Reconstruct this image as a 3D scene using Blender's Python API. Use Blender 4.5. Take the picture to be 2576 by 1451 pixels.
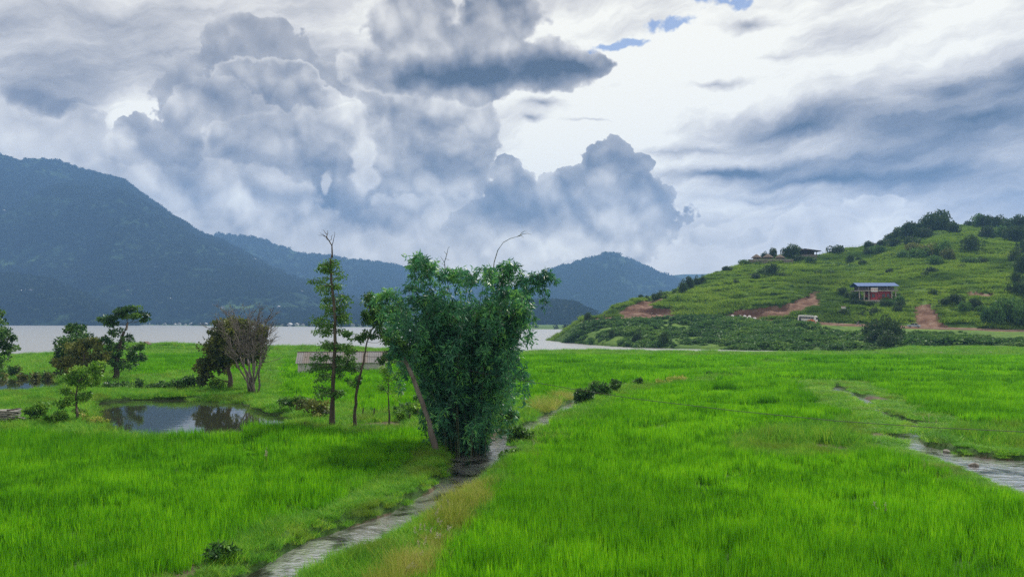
import bpy, bmesh, math, random
import numpy as np
from mathutils import Vector, Matrix

random.seed(7)
RNG = np.random.default_rng(7)
SC = bpy.context.scene
for _o in list(bpy.data.objects):
    bpy.data.objects.remove(_o)
COL = SC.collection
R = math.radians

# ------------------------------------------------------------------ camera
CAM_H = 8.0
FV = 1982.0                                  # focal length in units of the 2576-wide survey of the photo
PITCH = math.atan((805.0 - 725.5) / FV)
cam_d = bpy.data.cameras.new('camera')
cam_d.sensor_width = 36.0
cam_d.lens = 36.0 * FV / 2576.0
cam_d.clip_start = 0.5
cam_d.clip_end = 60000.0
cam = bpy.data.objects.new('camera', cam_d)
cam.location = (0, 0, CAM_H)
cam.rotation_euler = (math.pi / 2 + PITCH, 0, 0)
COL.objects.link(cam)
SC.camera = cam
SC.render.resolution_x, SC.render.resolution_y = 1024, 576


def ray(xv, yv):
    """direction of a survey point, scaled so that its y is 1"""
    X = np.asarray(xv, float) - 1288.0
    Z = 725.5 - np.asarray(yv, float)
    y = FV * math.cos(PITCH) - Z * math.sin(PITCH)
    z = FV * math.sin(PITCH) + Z * math.cos(PITCH)
    return X / y, z / y


def at(xv, yv, D):
    """world point at forward distance D (metres)"""
    a, b = ray(xv, yv)
    return Vector((float(a) * D, D, CAM_H + float(b) * D))


def gnd(xv, yv, z=0.0):
    """world point where the line of sight meets height z"""
    a, b = ray(xv, yv)
    D = (z - CAM_H) / b
    return (float(a * D), float(D))


# ------------------------------------------------------------------ light and exposure
EXPO = 1.4
GAIN = 2.0 ** EXPO
SUN_EL, SUN_AZ = R(52), R(28)                # veiled sun ahead, to the right of the view
vs = SC.view_settings
vs.view_transform = 'Standard'
vs.look = 'None'
vs.gamma = 1.0
vs.exposure = EXPO
vs.use_curve_mapping = False
SC.render.engine = 'CYCLES'
cy = SC.cycles
cy.use_denoising = False
cy.max_bounces = 6
cy.diffuse_bounces = 2
cy.glossy_bounces = 3
cy.transmission_bounces = 4
cy.transparent_max_bounces = 8
cy.volume_bounces = 1
cy.use_adaptive_sampling = True
cy.adaptive_threshold = 0.006
cy.adaptive_min_samples = 8
cy.sample_clamp_indirect = 4.0
cy.sample_clamp_direct = 2.5

sun_d = bpy.data.lights.new('sun', 'SUN')
sun_d.energy = 2.0
sun_d.angle = R(10)
sun_d.color = (1.0, 0.95, 0.86)
sun = bpy.data.objects.new('sun', sun_d)
sdir = Vector((math.sin(SUN_AZ) * math.cos(SUN_EL), math.cos(SUN_AZ) * math.cos(SUN_EL), math.sin(SUN_EL)))
sun.rotation_euler = sdir.to_track_quat('Z', 'Y').to_euler()
sun.location = (0, 0, 900)
COL.objects.link(sun)


def lin(c):
    c = c / 255.0
    return c / 12.92 if c <= 0.04045 else ((c + 0.055) / 1.055) ** 2.4


def srgb(r, g, b, k=1.0):
    return (lin(r) * k, lin(g) * k, lin(b) * k, 1.0)


# ------------------------------------------------------------------ node expressions
class X:
    """a value socket in a node tree, with arithmetic"""
    tree = None

    def __init__(self, s): self.s = s

    @staticmethod
    def m(op, *args):
        n = X.tree.nodes.new('ShaderNodeMath')
        n.operation = op
        for i, a in enumerate(args):
            if isinstance(a, X):
                X.tree.links.new(a.s, n.inputs[i])
            else:
                n.inputs[i].default_value = float(a)
        return X(n.outputs[0])

    def __add__(s, o): return X.m('ADD', s, o)
    __radd__ = __add__
    def __sub__(s, o): return X.m('SUBTRACT', s, o)
    def __rsub__(s, o): return X.m('SUBTRACT', o, s)
    def __mul__(s, o): return X.m('MULTIPLY', s, o)
    __rmul__ = __mul__
    def __truediv__(s, o): return X.m('DIVIDE', s, o)


def mrange(v, a, b, c=0.0, d=1.0, smooth=True):
    n = X.tree.nodes.new('ShaderNodeMapRange')
    n.interpolation_type = 'SMOOTHSTEP' if smooth else 'LINEAR'
    n.clamp = True
    X.tree.links.new(v.s, n.inputs[0])
    for i, q in enumerate((a, b, c, d)):
        if isinstance(q, X):
            X.tree.links.new(q.s, n.inputs[i + 1])
        else:
            n.inputs[i + 1].default_value = q
    return X(n.outputs[0])


def lerp(a, b, t):
    return a + (b - a) * t


def vec(x, y, z):
    n = X.tree.nodes.new('ShaderNodeCombineXYZ')
    for i, a in enumerate((x, y, z)):
        if isinstance(a, X):
            X.tree.links.new(a.s, n.inputs[i])
        else:
            n.inputs[i].default_value = a
    return n.outputs[0]


def noise(v, scale, detail=4, rough=0.55, dist=0.0, typ='FBM', lac=2.0):
    n = X.tree.nodes.new('ShaderNodeTexNoise')
    n.noise_type = typ
    n.inputs['Scale'].default_value = scale
    n.inputs['Detail'].default_value = detail
    n.inputs['Roughness'].default_value = rough
    n.inputs['Lacunarity'].default_value = lac
    n.inputs['Distortion'].default_value = dist
    if v is not None:
        X.tree.links.new(v, n.inputs['Vector'])
    return n


def voro(v, scale, detail=3, rough=0.5, smooth=None):
    n = X.tree.nodes.new('ShaderNodeTexVoronoi')
    n.feature = 'SMOOTH_F1' if smooth else 'F1'
    n.inputs['Scale'].default_value = scale
    n.inputs['Detail'].default_value = detail
    n.inputs['Roughness'].default_value = rough
    if smooth:
        n.inputs['Smoothness'].default_value = smooth
    n.normalize = True
    if v is not None:
        X.tree.links.new(v, n.inputs['Vector'])
    return X(n.outputs['Distance'])


def vmath(op, *args):
    n = X.tree.nodes.new('ShaderNodeVectorMath')
    n.operation = op
    for i, a in enumerate(args):
        if isinstance(a, tuple):
            n.inputs[i].default_value = a
        else:
            X.tree.links.new(a, n.inputs[i])
    return n.outputs[0]


def sepz(v):
    n = X.tree.nodes.new('ShaderNodeSeparateXYZ')
    X.tree.links.new(v, n.inputs[0])
    return n.outputs[2]


# brighter and darker reaches of the high sheet: x, y, half width, half height, strength, tilt
SKY_GLOWS = (
    (1560, 330, 420, 130, .32), (1900, 170, 420, 200, .22), (2420, 40, 500, 200, .17), (375, 305, 110, 70, .62),
    (1000, 30, 330, 60, .14), (2000, 560, 700, 110, .18), (560, 90, 260, 60, .10), (1330, 480, 260, 110, .22),
    (300, 150, 330, 110, -.14), (1330, 110, 420, 160, .20), (2500, 600, 500, 150, .02),
    (2020, 318, 230, 34, -.42), (2260, 340, 330, 60, -.20), (2150, 400, 330, 34, -.26), (1850, 432, 170, 15, -.52), (2080, 450, 220, 16, -.42),
    (2300, 455, 170, 30, -.30), (2480, 290, 190, 38, -.36), (2420, 225, 110, 30, -.34), (2570, 180, 60, 50, -.34), (1870, 62, 60, 20, -.34),
    (1810, 225, 90, 13, -.34, .3), (1960, 150, 140, 22, -.18, .3), (2200, 90, 160, 40, -.18), (2400, 520, 420, 90, -.14),
    (1370, 265, 60, 14, -.36), (1340, 305, 34, 10, -.34), (1490, 303, 90, 8, -.32), (1700, 380, 220, 16, -.28), (1900, 495, 120, 14, -.20))

# lobes, brightness, billow amplitude, edge width, relief, soft, rim, tones
SKY_CUMULUS = (
    ([(640, 140, 150, 90), (560, 250, 170, 110), (700, 230, 170, 130)], .50, 1.0, .10, 1.1, .30, .06),
    ([(60, 380, 240, 105), (215, 335, 62, 80), (250, 420, 130, 60)], .60, .8, .12, .7, .35, .04),
    ([(80, 245, 70, 28), (150, 258, 56, 28)], .40, 1.1, .75, .4, .4, .10),
    ([(2030, 590, 66, 64), (2120, 600, 66, 56), (2060, 650, 170, 60), (1770, 600, 50, 30), (1880, 600, 44, 26), (2190, 520, 60, 34)], .66, .9, .20, .9, .25, .06),
    # the great cumulus left of centre, back to front
    ([(1080, 230, 170, 110), (1160, 320, 90, 110), (1040, 360, 190, 160)], .54, 1.3, .16, 1.6, .34, .05,
     ((1130, 330, 60, 70, -.10), (1120, 250, 120, 50, .08), (1000, 330, 90, 60, -.06))),
    ([(660, 215, 130, 66), (600, 200, 70, 40), (740, 200, 60, 50), (700, 280, 170, 80)], .50, 1.3, .10, 1.8, .30, .12, ((660, 250, 150, 40, -.05),)),
    ([(350, 350, 46, 50), (480, 320, 64, 96), (560, 310, 110, 100), (500, 400, 190, 90)], .52, 1.3, .10, 1.6, .32, .05, ((480, 330, 60, 60, -.05),)),
    ([(720, 400, 190, 110), (860, 400, 150, 110), (620, 360, 90, 70)], .51, 1.3, .14, 1.7, .34, .07, ((660, 330, 90, 40, -.06), (790, 430, 110, 70, -.06))),
    ([(1000, 420, 110, 100), (1110, 440, 130, 110), (1180, 430, 70, 80)], .49, 1.3, .16, 1.6, .32, .07, ((1020, 430, 70, 90, -.08), (1140, 480, 90, 50, .06))),
    ([(800, 520, 140, 90), (900, 500, 90, 80)], .47, 1.3, .20, 1.4, .3, .03, ((800, 540, 90, 60, -.08),)),
    ([(915, 400, 34, 56), (935, 455, 44, 34), (808, 470, 18, 34)], .66, 1.4, .5, 1.0, .2, .0),
    ([(480, 500, 300, 80), (640, 560, 220, 80), (800, 620, 380, 64), (1120, 580, 220, 84), (1000, 640, 300, 50), (560, 460, 90, 50)], .57, 1.3, .20, 1.6, .36, .03, ((950, 570, 90, 40, -.10), (1130, 540, 80, 40, .05))),
    ([(1275, 430, 40, 46), (1300, 490, 72, 60), (1540, 430, 58, 70), (1470, 480, 86, 56), (1600, 425, 40, 38), (1610, 500, 74, 58), (1500, 560, 210, 80), (1330, 570, 200, 70), (1560, 610, 130, 60), (1420, 510, 80, 60)],
     .46, .85, .08, 1.7, .30, .05,
     ((1430, 620, 330, 55, .24), (1620, 490, 60, 40, -.12), (1560, 520, 50, 40, .05))),
    ([(1030, 80, 120, 80), (1090, 40, 64, 56), (1010, 165, 160, 70), (1180, 140, 180, 84), (1240, 50, 110, 76), (1360, 165, 170, 64), (1480, 165, 84, 40), (1200, 215, 110, 46), (1260, 20, 110, 56)],
     .54, 1.0, .16, 1.7, .40, .12,
     ((1440, 168, 170, 44, -.48), (1200, 188, 240, 60, -.32), (1060, 190, 130, 34, -.26), (1000, 60, 130, 60, .12), (1290, 110, 90, 30, .08), (1230, 40, 90, 60, -.10))),
)


# ------------------------------------------------------------------ sky
def build_sky():
    w = bpy.data.worlds.new('World')
    SC.world = w
    w.use_nodes = True
    nt = w.node_tree
    nt.nodes.clear()
    X.tree = nt
    tc = nt.nodes.new('ShaderNodeTexCoord')
    sep = nt.nodes.new('ShaderNodeSeparateXYZ')
    nt.links.new(tc.outputs['Generated'], sep.inputs[0])
    dx, dy, dz = (X(sep.outputs[i]) for i in range(3))
    u = X.m('ARCTAN2', dx, dy)
    e = X.m('ARCSINE', dz)

    def ue(xv, yv):
        a, b = ray(xv, yv)
        return math.atan2(float(a), 1.0), math.atan2(float(b), math.sqrt(1 + float(a) ** 2))

    # noises, all on the direction sphere
    wn = noise(tc.outputs['Generated'], 9.0, 4, 0.62)
    wv = vmath('SUBTRACT', wn.outputs['Color'], (0.5, 0.5, 0.5))
    wz = X(sepz(wv))
    wfine = X(noise(tc.outputs['Generated'], 38.0, 3, 0.6).outputs[0]) - 0.5
    # warped coordinates
    pv = vmath('MULTIPLY_ADD', wv, (0.05, 0.05, 0.05), tc.outputs['Generated'])
    pv2 = vmath('ADD', pv, (0.006, 0.0, 0.016))
    bill = 1.0 - voro(pv, 8.5, 3.2, 0.5)      # rounded billows, 0..1
    relief = bill - (1.0 - voro(pv2, 8.5, 3.2, 0.5))   # > 0 on faces turned up to the light
    bil0 = bill - 0.62
    soft = X(noise(vmath('MULTIPLY', tc.outputs['Generated'], (1, 1, 1.3)), 5.2, 5, 0.58).outputs[0]) - 0.5
    strk = X(noise(vec(dx, dy, (dz - dx * 0.20) * 4.5 + wz * 0.30), 5.0, 6, 0.62).outputs[0]) - 0.5
    ueb = vec(u, e, 0.0)
    uev = vmath('MULTIPLY_ADD', wv, (0.08, 0.0, 0.0), ueb)
    uev = vmath('ADD', uev, vec(0.0, wz * 0.055, 0.0))

    chain = [uev, 1.0, 1.0, 0.0, 0.0]

    def local(xv, yv, rx, ry, tilt=0.0):
        """survey ellipse -> unit disc; each disc is taken from the one before it"""
        cu, ce = ue(xv, yv)
        sx, sy = FV / rx, FV / ry
        ox, oy = -cu * sx, -ce * sy
        p, qx, qy, wx_, wy_ = chain
        kx, ky = sx / qx, sy / qy
        o = vmath('MULTIPLY_ADD', p, (kx, ky, 0.0), (ox - wx_ * kx, oy - wy_ * ky, 0.0))
        chain[:] = [o, sx, sy, ox, oy]
        return o

    def after(v):
        """keeps the evaluation in order: what follows waits for v"""
        chain[0] = vmath('MULTIPLY_ADD', v.s, (1e-9, 1e-9, 0.0), chain[0])

    def glow(xv, yv, rx, ry, k, tilt=0.0):
        g = nt.nodes.new('ShaderNodeTexGradient')
        g.gradient_type = 'QUADRATIC_SPHERE'
        nt.links.new(local(xv, yv, rx * 1.9, ry * 1.9, tilt), g.inputs[0])
        return (X(g.outputs[1]), k)

    def add_glows(t, lst):
        for i, g in enumerate(lst):
            if i % 3 == 0:
                after(t)
            q, k = glow(*g)
            t = X.m('MULTIPLY_ADD', q, k, t)
        return t

    def lobes(lst, soft_k=0.15):
        acc = None
        for i, l in enumerate(lst):
            if i % 3 == 2:
                after(acc)
            n = nt.nodes.new('ShaderNodeVectorMath')
            n.operation = 'LENGTH'
            nt.links.new(local(*l), n.inputs[0])
            q = X(n.outputs['Value'])
            acc = q if acc is None else X.m('SMOOTH_MIN', acc, q, soft_k)
        return 1.0 - acc

    # --- high sheet
    t = soft * 0.34 + strk * 0.75 + 0.60
    t = add_glows(t, SKY_GLOWS)
    t = X.m('MINIMUM', t, 1.02)

    def over(t, tc_, alpha):
        return lerp(t, tc_, alpha)

    def cumulus(t, lst, bright, amp, edge, k_rel, k_soft, rim, tones=(), soft_k=0.12, shade=0.22):
        after(t)
        d = X.m('MULTIPLY_ADD', bil0, amp, lobes(lst, soft_k))
        d = X.m('MULTIPLY_ADD', soft, 0.45, d)
        d = X.m('MULTIPLY_ADD', wfine, 0.8, d)
        a = mrange(d, 0.0, edge)
        after(a)
        c = X.m('MULTIPLY_ADD', relief, k_rel, bright)
        c = X.m('MULTIPLY_ADD', soft, k_soft, c)
        c = X.m('MULTIPLY_ADD', bil0, shade, c)
        c = X.m('MULTIPLY_ADD', wfine, 0.09, c)
        if rim:
            c = c + mrange(d, 0.05, 0.30, rim, 0.0)
        c = add_glows(c, tones)
        return over(t, X.m('MAXIMUM', c, 0.10), a)

    for c in SKY_CUMULUS:
        t = cumulus(t, *c)
    # --- pale bank lying on the mountains
    cu0, ce0 = ue(1288, 650)
    low = mrange(e + soft * 0.12 + bil0 * 0.03, ce0 + 0.055, ce0 - 0.03)
    t = over(t, soft * 0.30 + 0.66 + relief * 0.4, low * 0.80)

    t = X.m('MULTIPLY_ADD', t - 0.60, 1.68, 0.63)
    ramp = nt.nodes.new('ShaderNodeValToRGB')
    el = ramp.color_ramp.elements
    stops = ((0.0, (58, 57, 60)), (0.25, (116, 114, 117)), (0.5, (169, 164, 160)), (0.75, (217, 211, 202)), (1.0, (255, 250, 234)))
    el[0].position, el[0].color = 0, srgb(*stops[0][1], 1 / GAIN)
    el[1].position, el[1].color = 1, srgb(*stops[-1][1], 1 / GAIN)
    for p, c in stops[1:-1]:
        q = el.new(p)
        q.color = srgb(*c, 1 / GAIN)
    nt.links.new(t.s, ramp.inputs[0])
    bg_c = nt.nodes.new('ShaderNodeBackground')
    nt.links.new(ramp.outputs[0], bg_c.inputs[0])
    hz_k = 1.16 + 0.55 * X.m('EXPONENT', X.m('MAXIMUM', e, 0.0) * -7.0)   # paler towards the horizon
    nt.links.new(hz_k.s, bg_c.inputs[1])

    # --- clear sky seen through the gaps
    sky = nt.nodes.new('ShaderNodeTexSky')
    sky.sky_type = 'NISHITA'
    sky.sun_disc = False
    sky.sun_elevation = SUN_EL
    sky.sun_rotation = SUN_AZ
    sky.air_density = 1.0
    sky.dust_density = 0.2
    sky.ozone_density = 8.0
    sky.altitude = 4000.0
    bg_s = nt.nodes.new('ShaderNodeBackground')
    nt.links.new(sky.outputs[0], bg_s.inputs[0])
    bg_s.inputs[1].default_value = 0.05
    after(t)
    gap = lobes([(1822, 6, 80, 22), (1650, 68, 100, 20), (1570, 106, 70, 13)], 0.1)
    gap = mrange(gap + soft * 1.2 + strk * 3.2 + wfine * 3.0, 0.25, 0.9, 0, .75)
    mix = nt.nodes.new('ShaderNodeMixShader')
    nt.links.new(gap.s, mix.inputs[0])
    nt.links.new(bg_c.outputs[0], mix.inputs[1])
    nt.links.new(bg_s.outputs[0], mix.inputs[2])
    out = nt.nodes.new('ShaderNodeOutputWorld')
    nt.links.new(mix.outputs[0], out.inputs['Surface'])
    w.cycles.sampling_method = 'NONE'



build_sky()


# ------------------------------------------------------------------ mesh and object helpers
def mesh_np(name, verts, faces, mats, smooth=False, fmat=None):
    """one mesh from arrays; faces is a list of index arrays, each array (n, k)"""
    me = bpy.data.meshes.new(name)
    verts = np.ascontiguousarray(verts, dtype=np.float32)
    fl = [np.asarray(f, dtype=np.int32) for f in (faces if isinstance(faces, list) else [faces]) if len(f)]
    me.vertices.add(len(verts))
    me.vertices.foreach_set('co', verts.ravel())
    if fl:
        tot = np.concatenate([np.full(len(f), f.shape[1], np.int32) for f in fl])
        idx = np.concatenate([f.ravel() for f in fl])
        start = np.concatenate([[0], np.cumsum(tot)[:-1]]).astype(np.int32)
        me.loops.add(len(idx))
        me.loops.foreach_set('vertex_index', idx)
        me.polygons.add(len(tot))
        me.polygons.foreach_set('loop_start', start)
        me.polygons.foreach_set('loop_total', tot)
        if fmat is not None:
            me.polygons.foreach_set('material_index', np.asarray(fmat, np.int32))
        me.polygons.foreach_set('use_smooth', np.full(len(tot), bool(smooth)))
    for m in (mats if isinstance(mats, (list, tuple)) else [mats]):
        me.materials.append(m)
    me.update(calc_edges=True)
    return me


def add_attr(me, name, vals, domain='POINT', typ='FLOAT'):
    a = me.attributes.new(name, typ, domain)
    vals = np.ascontiguousarray(vals, dtype=np.int32 if typ == 'INT' else np.float32)
    a.data.foreach_set('vector' if typ == 'FLOAT_VECTOR' else 'value', vals.ravel())


def link(name, me, parent=None):
    o = bpy.data.objects.new(name, me)
    COL.objects.link(o)
    if parent is not None:
        o.parent = parent
    return o


def tag(o, label=None, cat=None, group=None, kind=None):
    if label: o['label'] = label
    if cat: o['category'] = cat
    if group: o['group'] = group
    if kind: o['kind'] = kind
    return o


def thing(name, loc, label, cat, group=None, rz=0.0, s=1.0):
    o = bpy.data.objects.new(name, None)
    o.empty_display_size = 0.3
    o.location = loc
    o.rotation_euler = (0, 0, rz)
    o.scale = (s, s, s)
    COL.objects.link(o)
    return tag(o, label, cat, group)


def copy_tree(o, parent=None):
    c = o.copy()
    COL.objects.link(c)
    c.parent = parent
    for ch in [q for q in bpy.data.objects if q.parent is o]:
        copy_tree(ch, c)
    return c


class MB:
    """collects boxes, tubes and quads for one mesh"""

    def __init__(self):
        self.v, self.f, self.n = [], {}, 0

    def add(self, verts, faces):
        for f in faces:
            self.f.setdefault(len(f), []).append([i + self.n for i in f])
        self.v.extend([tuple(p) for p in verts])
        self.n += len(verts)

    def box(self, c, s, M=None):
        hx, hy, hz = s[0] / 2, s[1] / 2, s[2] / 2
        vs_ = [Vector((x * hx, y * hy, z * hz)) for z in (-1, 1) for x, y in ((-1, -1), (1, -1), (1, 1), (-1, 1))]
        if M is not None:
            vs_ = [M @ p for p in vs_]
        c = Vector(c)
        self.add([p + c for p in vs_], [(3, 2, 1, 0), (4, 5, 6, 7), (0, 1, 5, 4), (1, 2, 6, 5), (2, 3, 7, 6), (3, 0, 4, 7)])
        return self

    def prism(self, poly, z0, z1, axis='z'):
        """closed outline extruded; axis says which coordinate is the extrusion"""
        k = len(poly)
        def P(a, b, t):
            return {'z': (a, b, t), 'y': (a, t, b), 'x': (t, a, b)}[axis]
        self.add([P(a, b, z0) for a, b in poly] + [P(a, b, z1) for a, b in poly],
                 [tuple(range(k - 1, -1, -1)), tuple(range(k, 2 * k))] + [(i, (i + 1) % k, k + (i + 1) % k, k + i) for i in range(k)])
        return self

    def tube(self, pts, rad, sides=6, cap=True):
        pts = [Vector(p) for p in pts]
        if not hasattr(rad, '__len__'):
            rad = [rad] * len(pts)
        up = Vector((0.31, 0.12, 0.94)).normalized()
        vs_ = []
        for i, p in enumerate(pts):
            d = (pts[min(i + 1, len(pts) - 1)] - pts[max(i - 1, 0)])
            d = d.normalized() if d.length > 1e-9 else Vector((0, 0, 1))
            a = d.cross(up if abs(d.dot(up)) < 0.97 else Vector((1, 0, 0))).normalized()
            b = d.cross(a)
            for k in range(sides):
                t = 2 * math.pi * k / sides
                vs_.append(p + (a * math.cos(t) + b * math.sin(t)) * rad[i])
        fs = [(i * sides + k, i * sides + (k + 1) % sides, (i + 1) * sides + (k + 1) % sides, (i + 1) * sides + k)
              for i in range(len(pts) - 1) for k in range(sides)]
        if cap:
            fs.append(tuple(range(sides - 1, -1, -1)))
            fs.append(tuple((len(pts) - 1) * sides + k for k in range(sides)))
        self.add(vs_, fs)
        return self

    def ball(self, c, r, n=8, m=6, squash=(1, 1, 1)):
        c = Vector(c)
        vs_ = [c + Vector((0, 0, r * squash[2]))]
        for i in range(1, m):
            t = math.pi * i / m
            for k in range(n):
                a = 2 * math.pi * k / n
                vs_.append(c + Vector((r * squash[0] * math.sin(t) * math.cos(a), r * squash[1] * math.sin(t) * math.sin(a), r * squash[2] * math.cos(t))))
        vs_.append(c - Vector((0, 0, r * squash[2])))
        fs = [(0, 1 + k, 1 + (k + 1) % n) for k in range(n)]
        for i in range(m - 2):
            fs += [(1 + i * n + k, 1 + (i + 1) * n + k, 1 + (i + 1) * n + (k + 1) % n, 1 + i * n + (k + 1) % n) for k in range(n)]
        L = len(vs_) - 1
        fs += [(L, 1 + (m - 2) * n + (k + 1) % n, 1 + (m - 2) * n + k) for k in range(n)]
        self.add(vs_, fs)
        return self

    def mesh(self, name, mat, smooth=False):
        return mesh_np(name, np.array([tuple(p) for p in self.v]), [np.array(f) for f in self.f.values()], mat, smooth)

    def build(self, name, mat, parent=None, smooth=False):
        return link(name, self.mesh(name, mat, smooth), parent)


# ------------------------------------------------------------------ numeric noise for terrain
def _hash(i, j, seed):
    n = (i * 374761393 + j * 668265263 + seed * 1442695041) & 0xffffffff
    n = ((n ^ (n >> 13)) * 1274126177) & 0xffffffff
    return ((n ^ (n >> 16)) & 0xffff) / 65535.0


def vnoise(x, y, seed=0):
    x, y = np.asarray(x, float), np.asarray(y, float)
    i, j = np.floor(x).astype(np.int64), np.floor(y).astype(np.int64)
    fx, fy = x - i, y - j
    fx, fy = fx * fx * (3 - 2 * fx), fy * fy * (3 - 2 * fy)
    a, b = _hash(i, j, seed), _hash(i + 1, j, seed)
    c, d = _hash(i, j + 1, seed), _hash(i + 1, j + 1, seed)
    return (a * (1 - fx) + b * fx) * (1 - fy) + (c * (1 - fx) + d * fx) * fy - 0.5


def fbm(x, y, octv=4, seed=0, rough=0.5):
    t, a = 0.0, 1.0
    for k in range(octv):
        t = t + a * vnoise(np.asarray(x) * 2 ** k, np.asarray(y) * 2 ** k, seed + 17 * k)
        a *= rough
    return t


def inside(poly, x, y):
    poly = np.asarray(poly, float)
    r = np.zeros(np.shape(x), bool)
    j = len(poly) - 1
    for i in range(len(poly)):
        xi, yi, xj, yj = poly[i, 0], poly[i, 1], poly[j, 0], poly[j, 1]
        c = (yi > y) != (yj > y)
        r ^= c & (x < (xj - xi) * (y - yi) / (yj - yi + 1e-12) + xi)
        j = i
    return r


def sdist(poly, x, y):
    """signed distance to a closed outline, negative inside"""
    poly = np.asarray(poly, float)
    d = np.full(np.shape(x), 1e9)
    for i in range(len(poly)):
        a, b = poly[i - 1], poly[i]
        ab = b - a
        t = np.clip(((x - a[0]) * ab[0] + (y - a[1]) * ab[1]) / (ab @ ab + 1e-9), 0, 1)
        d = np.minimum(d, (x - a[0] - t * ab[0]) ** 2 + (y - a[1] - t * ab[1]) ** 2)
    d = np.sqrt(d)
    return np.where(inside(poly, x, y), -d, d)


def sstep(a, b, v):
    t = np.clip((v - a) / (b - a), 0, 1)
    return t * t * (3 - 2 * t)


def gpoly(pts, z=0.0):
    return np.array([gnd(x, y, z) for x, y in pts])


# ------------------------------------------------------------------ materials
def new_mat(name):
    m = bpy.data.materials.new(name)
    m.use_nodes = True
    nt = m.node_tree
    nt.nodes.clear()
    X.tree = nt
    out = nt.nodes.new('ShaderNodeOutputMaterial')
    return m, nt, out


def ramp_node(nt, fac, stops):
    r = nt.nodes.new('ShaderNodeValToRGB')
    el = r.color_ramp.elements
    el[0].position, el[0].color = stops[0][0], (*stops[0][1], 1)
    el[1].position, el[1].color = stops[-1][0], (*stops[-1][1], 1)
    for p, c in stops[1:-1]:
        el.new(p).color = (*c, 1)
    nt.links.new(fac.s if isinstance(fac, X) else fac, r.inputs[0])
    return r.outputs[0]


def mixc(nt, fac, a, b, mode='MIX'):
    n = nt.nodes.new('ShaderNodeMix')
    n.data_type = 'RGBA'
    n.blend_type = mode
    for s, v in ((n.inputs[0], fac), (n.inputs[6], a), (n.inputs[7], b)):
        if isinstance(v, X):
            nt.links.new(v.s, s)
        elif hasattr(v, 'node'):
            nt.links.new(v, s)
        elif isinstance(v, tuple):
            s.default_value = (*v, 1) if len(v) == 3 else v
        else:
            s.default_value = v
    return n.outputs[2]


def wpos(nt):
    return nt.nodes.new('ShaderNodeNewGeometry').outputs['Position']


def bump(nt, h, strength, dist):
    b = nt.nodes.new('ShaderNodeBump')
    b.inputs['Strength'].default_value = strength
    b.inputs['Distance'].default_value = dist
    nt.links.new(h.s if isinstance(h, X) else h, b.inputs['Height'])
    return b.outputs[0]


def leaf_mat(name, stops, trans=0.35, rough=0.55, spec=0.25, scale=0.15, big=None, tint=1.15):
    """foliage: colour differs from leaf to leaf and over the plant; light passes through the blade"""
    m, nt, out = new_mat(name)
    g = nt.nodes.new('ShaderNodeNewGeometry')
    oi = nt.nodes.new('ShaderNodeObjectInfo')
    nz = X(noise(g.outputs['Position'], scale, 4, 0.6).outputs[0])
    fac = X(g.outputs['Random Per Island']) * 0.45 + X(oi.outputs['Random']) * 0.30 + (nz - 0.5) * 1.3 + 0.14
    tn = nt.nodes.new('ShaderNodeAttribute')      # older or younger sprays of leaves
    tn.attribute_name = 'tone'
    fac = fac + X(tn.outputs['Fac']) * 0.55
    col = ramp_node(nt, fac, stops)
    if big:
        f2 = mrange(X(noise(g.outputs['Position'], big[0], 3, 0.5).outputs[0]), big[1], big[2])
        col = mixc(nt, f2 * big[4], col, big[3])
    p = nt.nodes.new('ShaderNodeBsdfPrincipled')
    nt.links.new(col, p.inputs['Base Color'])
    p.inputs['Roughness'].default_value = rough
    p.inputs['Specular IOR Level'].default_value = spec
    t = nt.nodes.new('ShaderNodeBsdfTranslucent')
    hs = nt.nodes.new('ShaderNodeHueSaturation')
    hs.inputs['Hue'].default_value = 0.49
    hs.inputs['Value'].default_value = tint
    nt.links.new(col, hs.inputs['Color'])
    nt.links.new(hs.outputs[0], t.inputs['Color'])
    mx = nt.nodes.new('ShaderNodeMixShader')
    mx.inputs[0].default_value = trans
    nt.links.new(p.outputs[0], mx.inputs[1])
    nt.links.new(t.outputs[0], mx.inputs[2])
    nt.links.new(mx.outputs[0], out.inputs[0])
    return m


def rough_mat(name, stops, scale=3.0, detail=5, rough=0.85, bmp=0.4, bdist=0.05, stretch=None, spec=0.3, metal=0.0, isl=0.0):
    """opaque surface: noise-driven colour, grain and relief"""
    m, nt, out = new_mat(name)
    tcn = nt.nodes.new('ShaderNodeTexCoord')
    v = tcn.outputs['Object']
    if stretch:
        v = vmath('MULTIPLY', v, stretch)
    n = X(noise(v, scale, detail, 0.6).outputs[0])
    f = n
    if isl:
        g = nt.nodes.new('ShaderNodeNewGeometry')
        f = n * (1 - isl) + X(g.outputs['Random Per Island']) * isl
    p = nt.nodes.new('ShaderNodeBsdfPrincipled')
    nt.links.new(ramp_node(nt, f, stops), p.inputs['Base Color'])
    p.inputs['Roughness'].default_value = rough
    p.inputs['Specular IOR Level'].default_value = spec
    p.inputs['Metallic'].default_value = metal
    if bmp:
        n2 = X(noise(v, scale * 4, 4, 0.65).outputs[0])
        nt.links.new(bump(nt, n2, bmp, bdist), p.inputs['Normal'])
    nt.links.new(p.outputs[0], out.inputs[0])
    return m


def plain_mat(name, c, rough=0.5, metal=0.0, spec=0.5, var=0.12):
    d = tuple(max(0, q * (1 - var)) for q in c)
    b = tuple(min(1, q * (1 + var)) for q in c)
    return rough_mat(name, [(0.3, d), (0.7, b)], 2.5, 4, rough, 0.08, 0.01, None, spec, metal)


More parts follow.
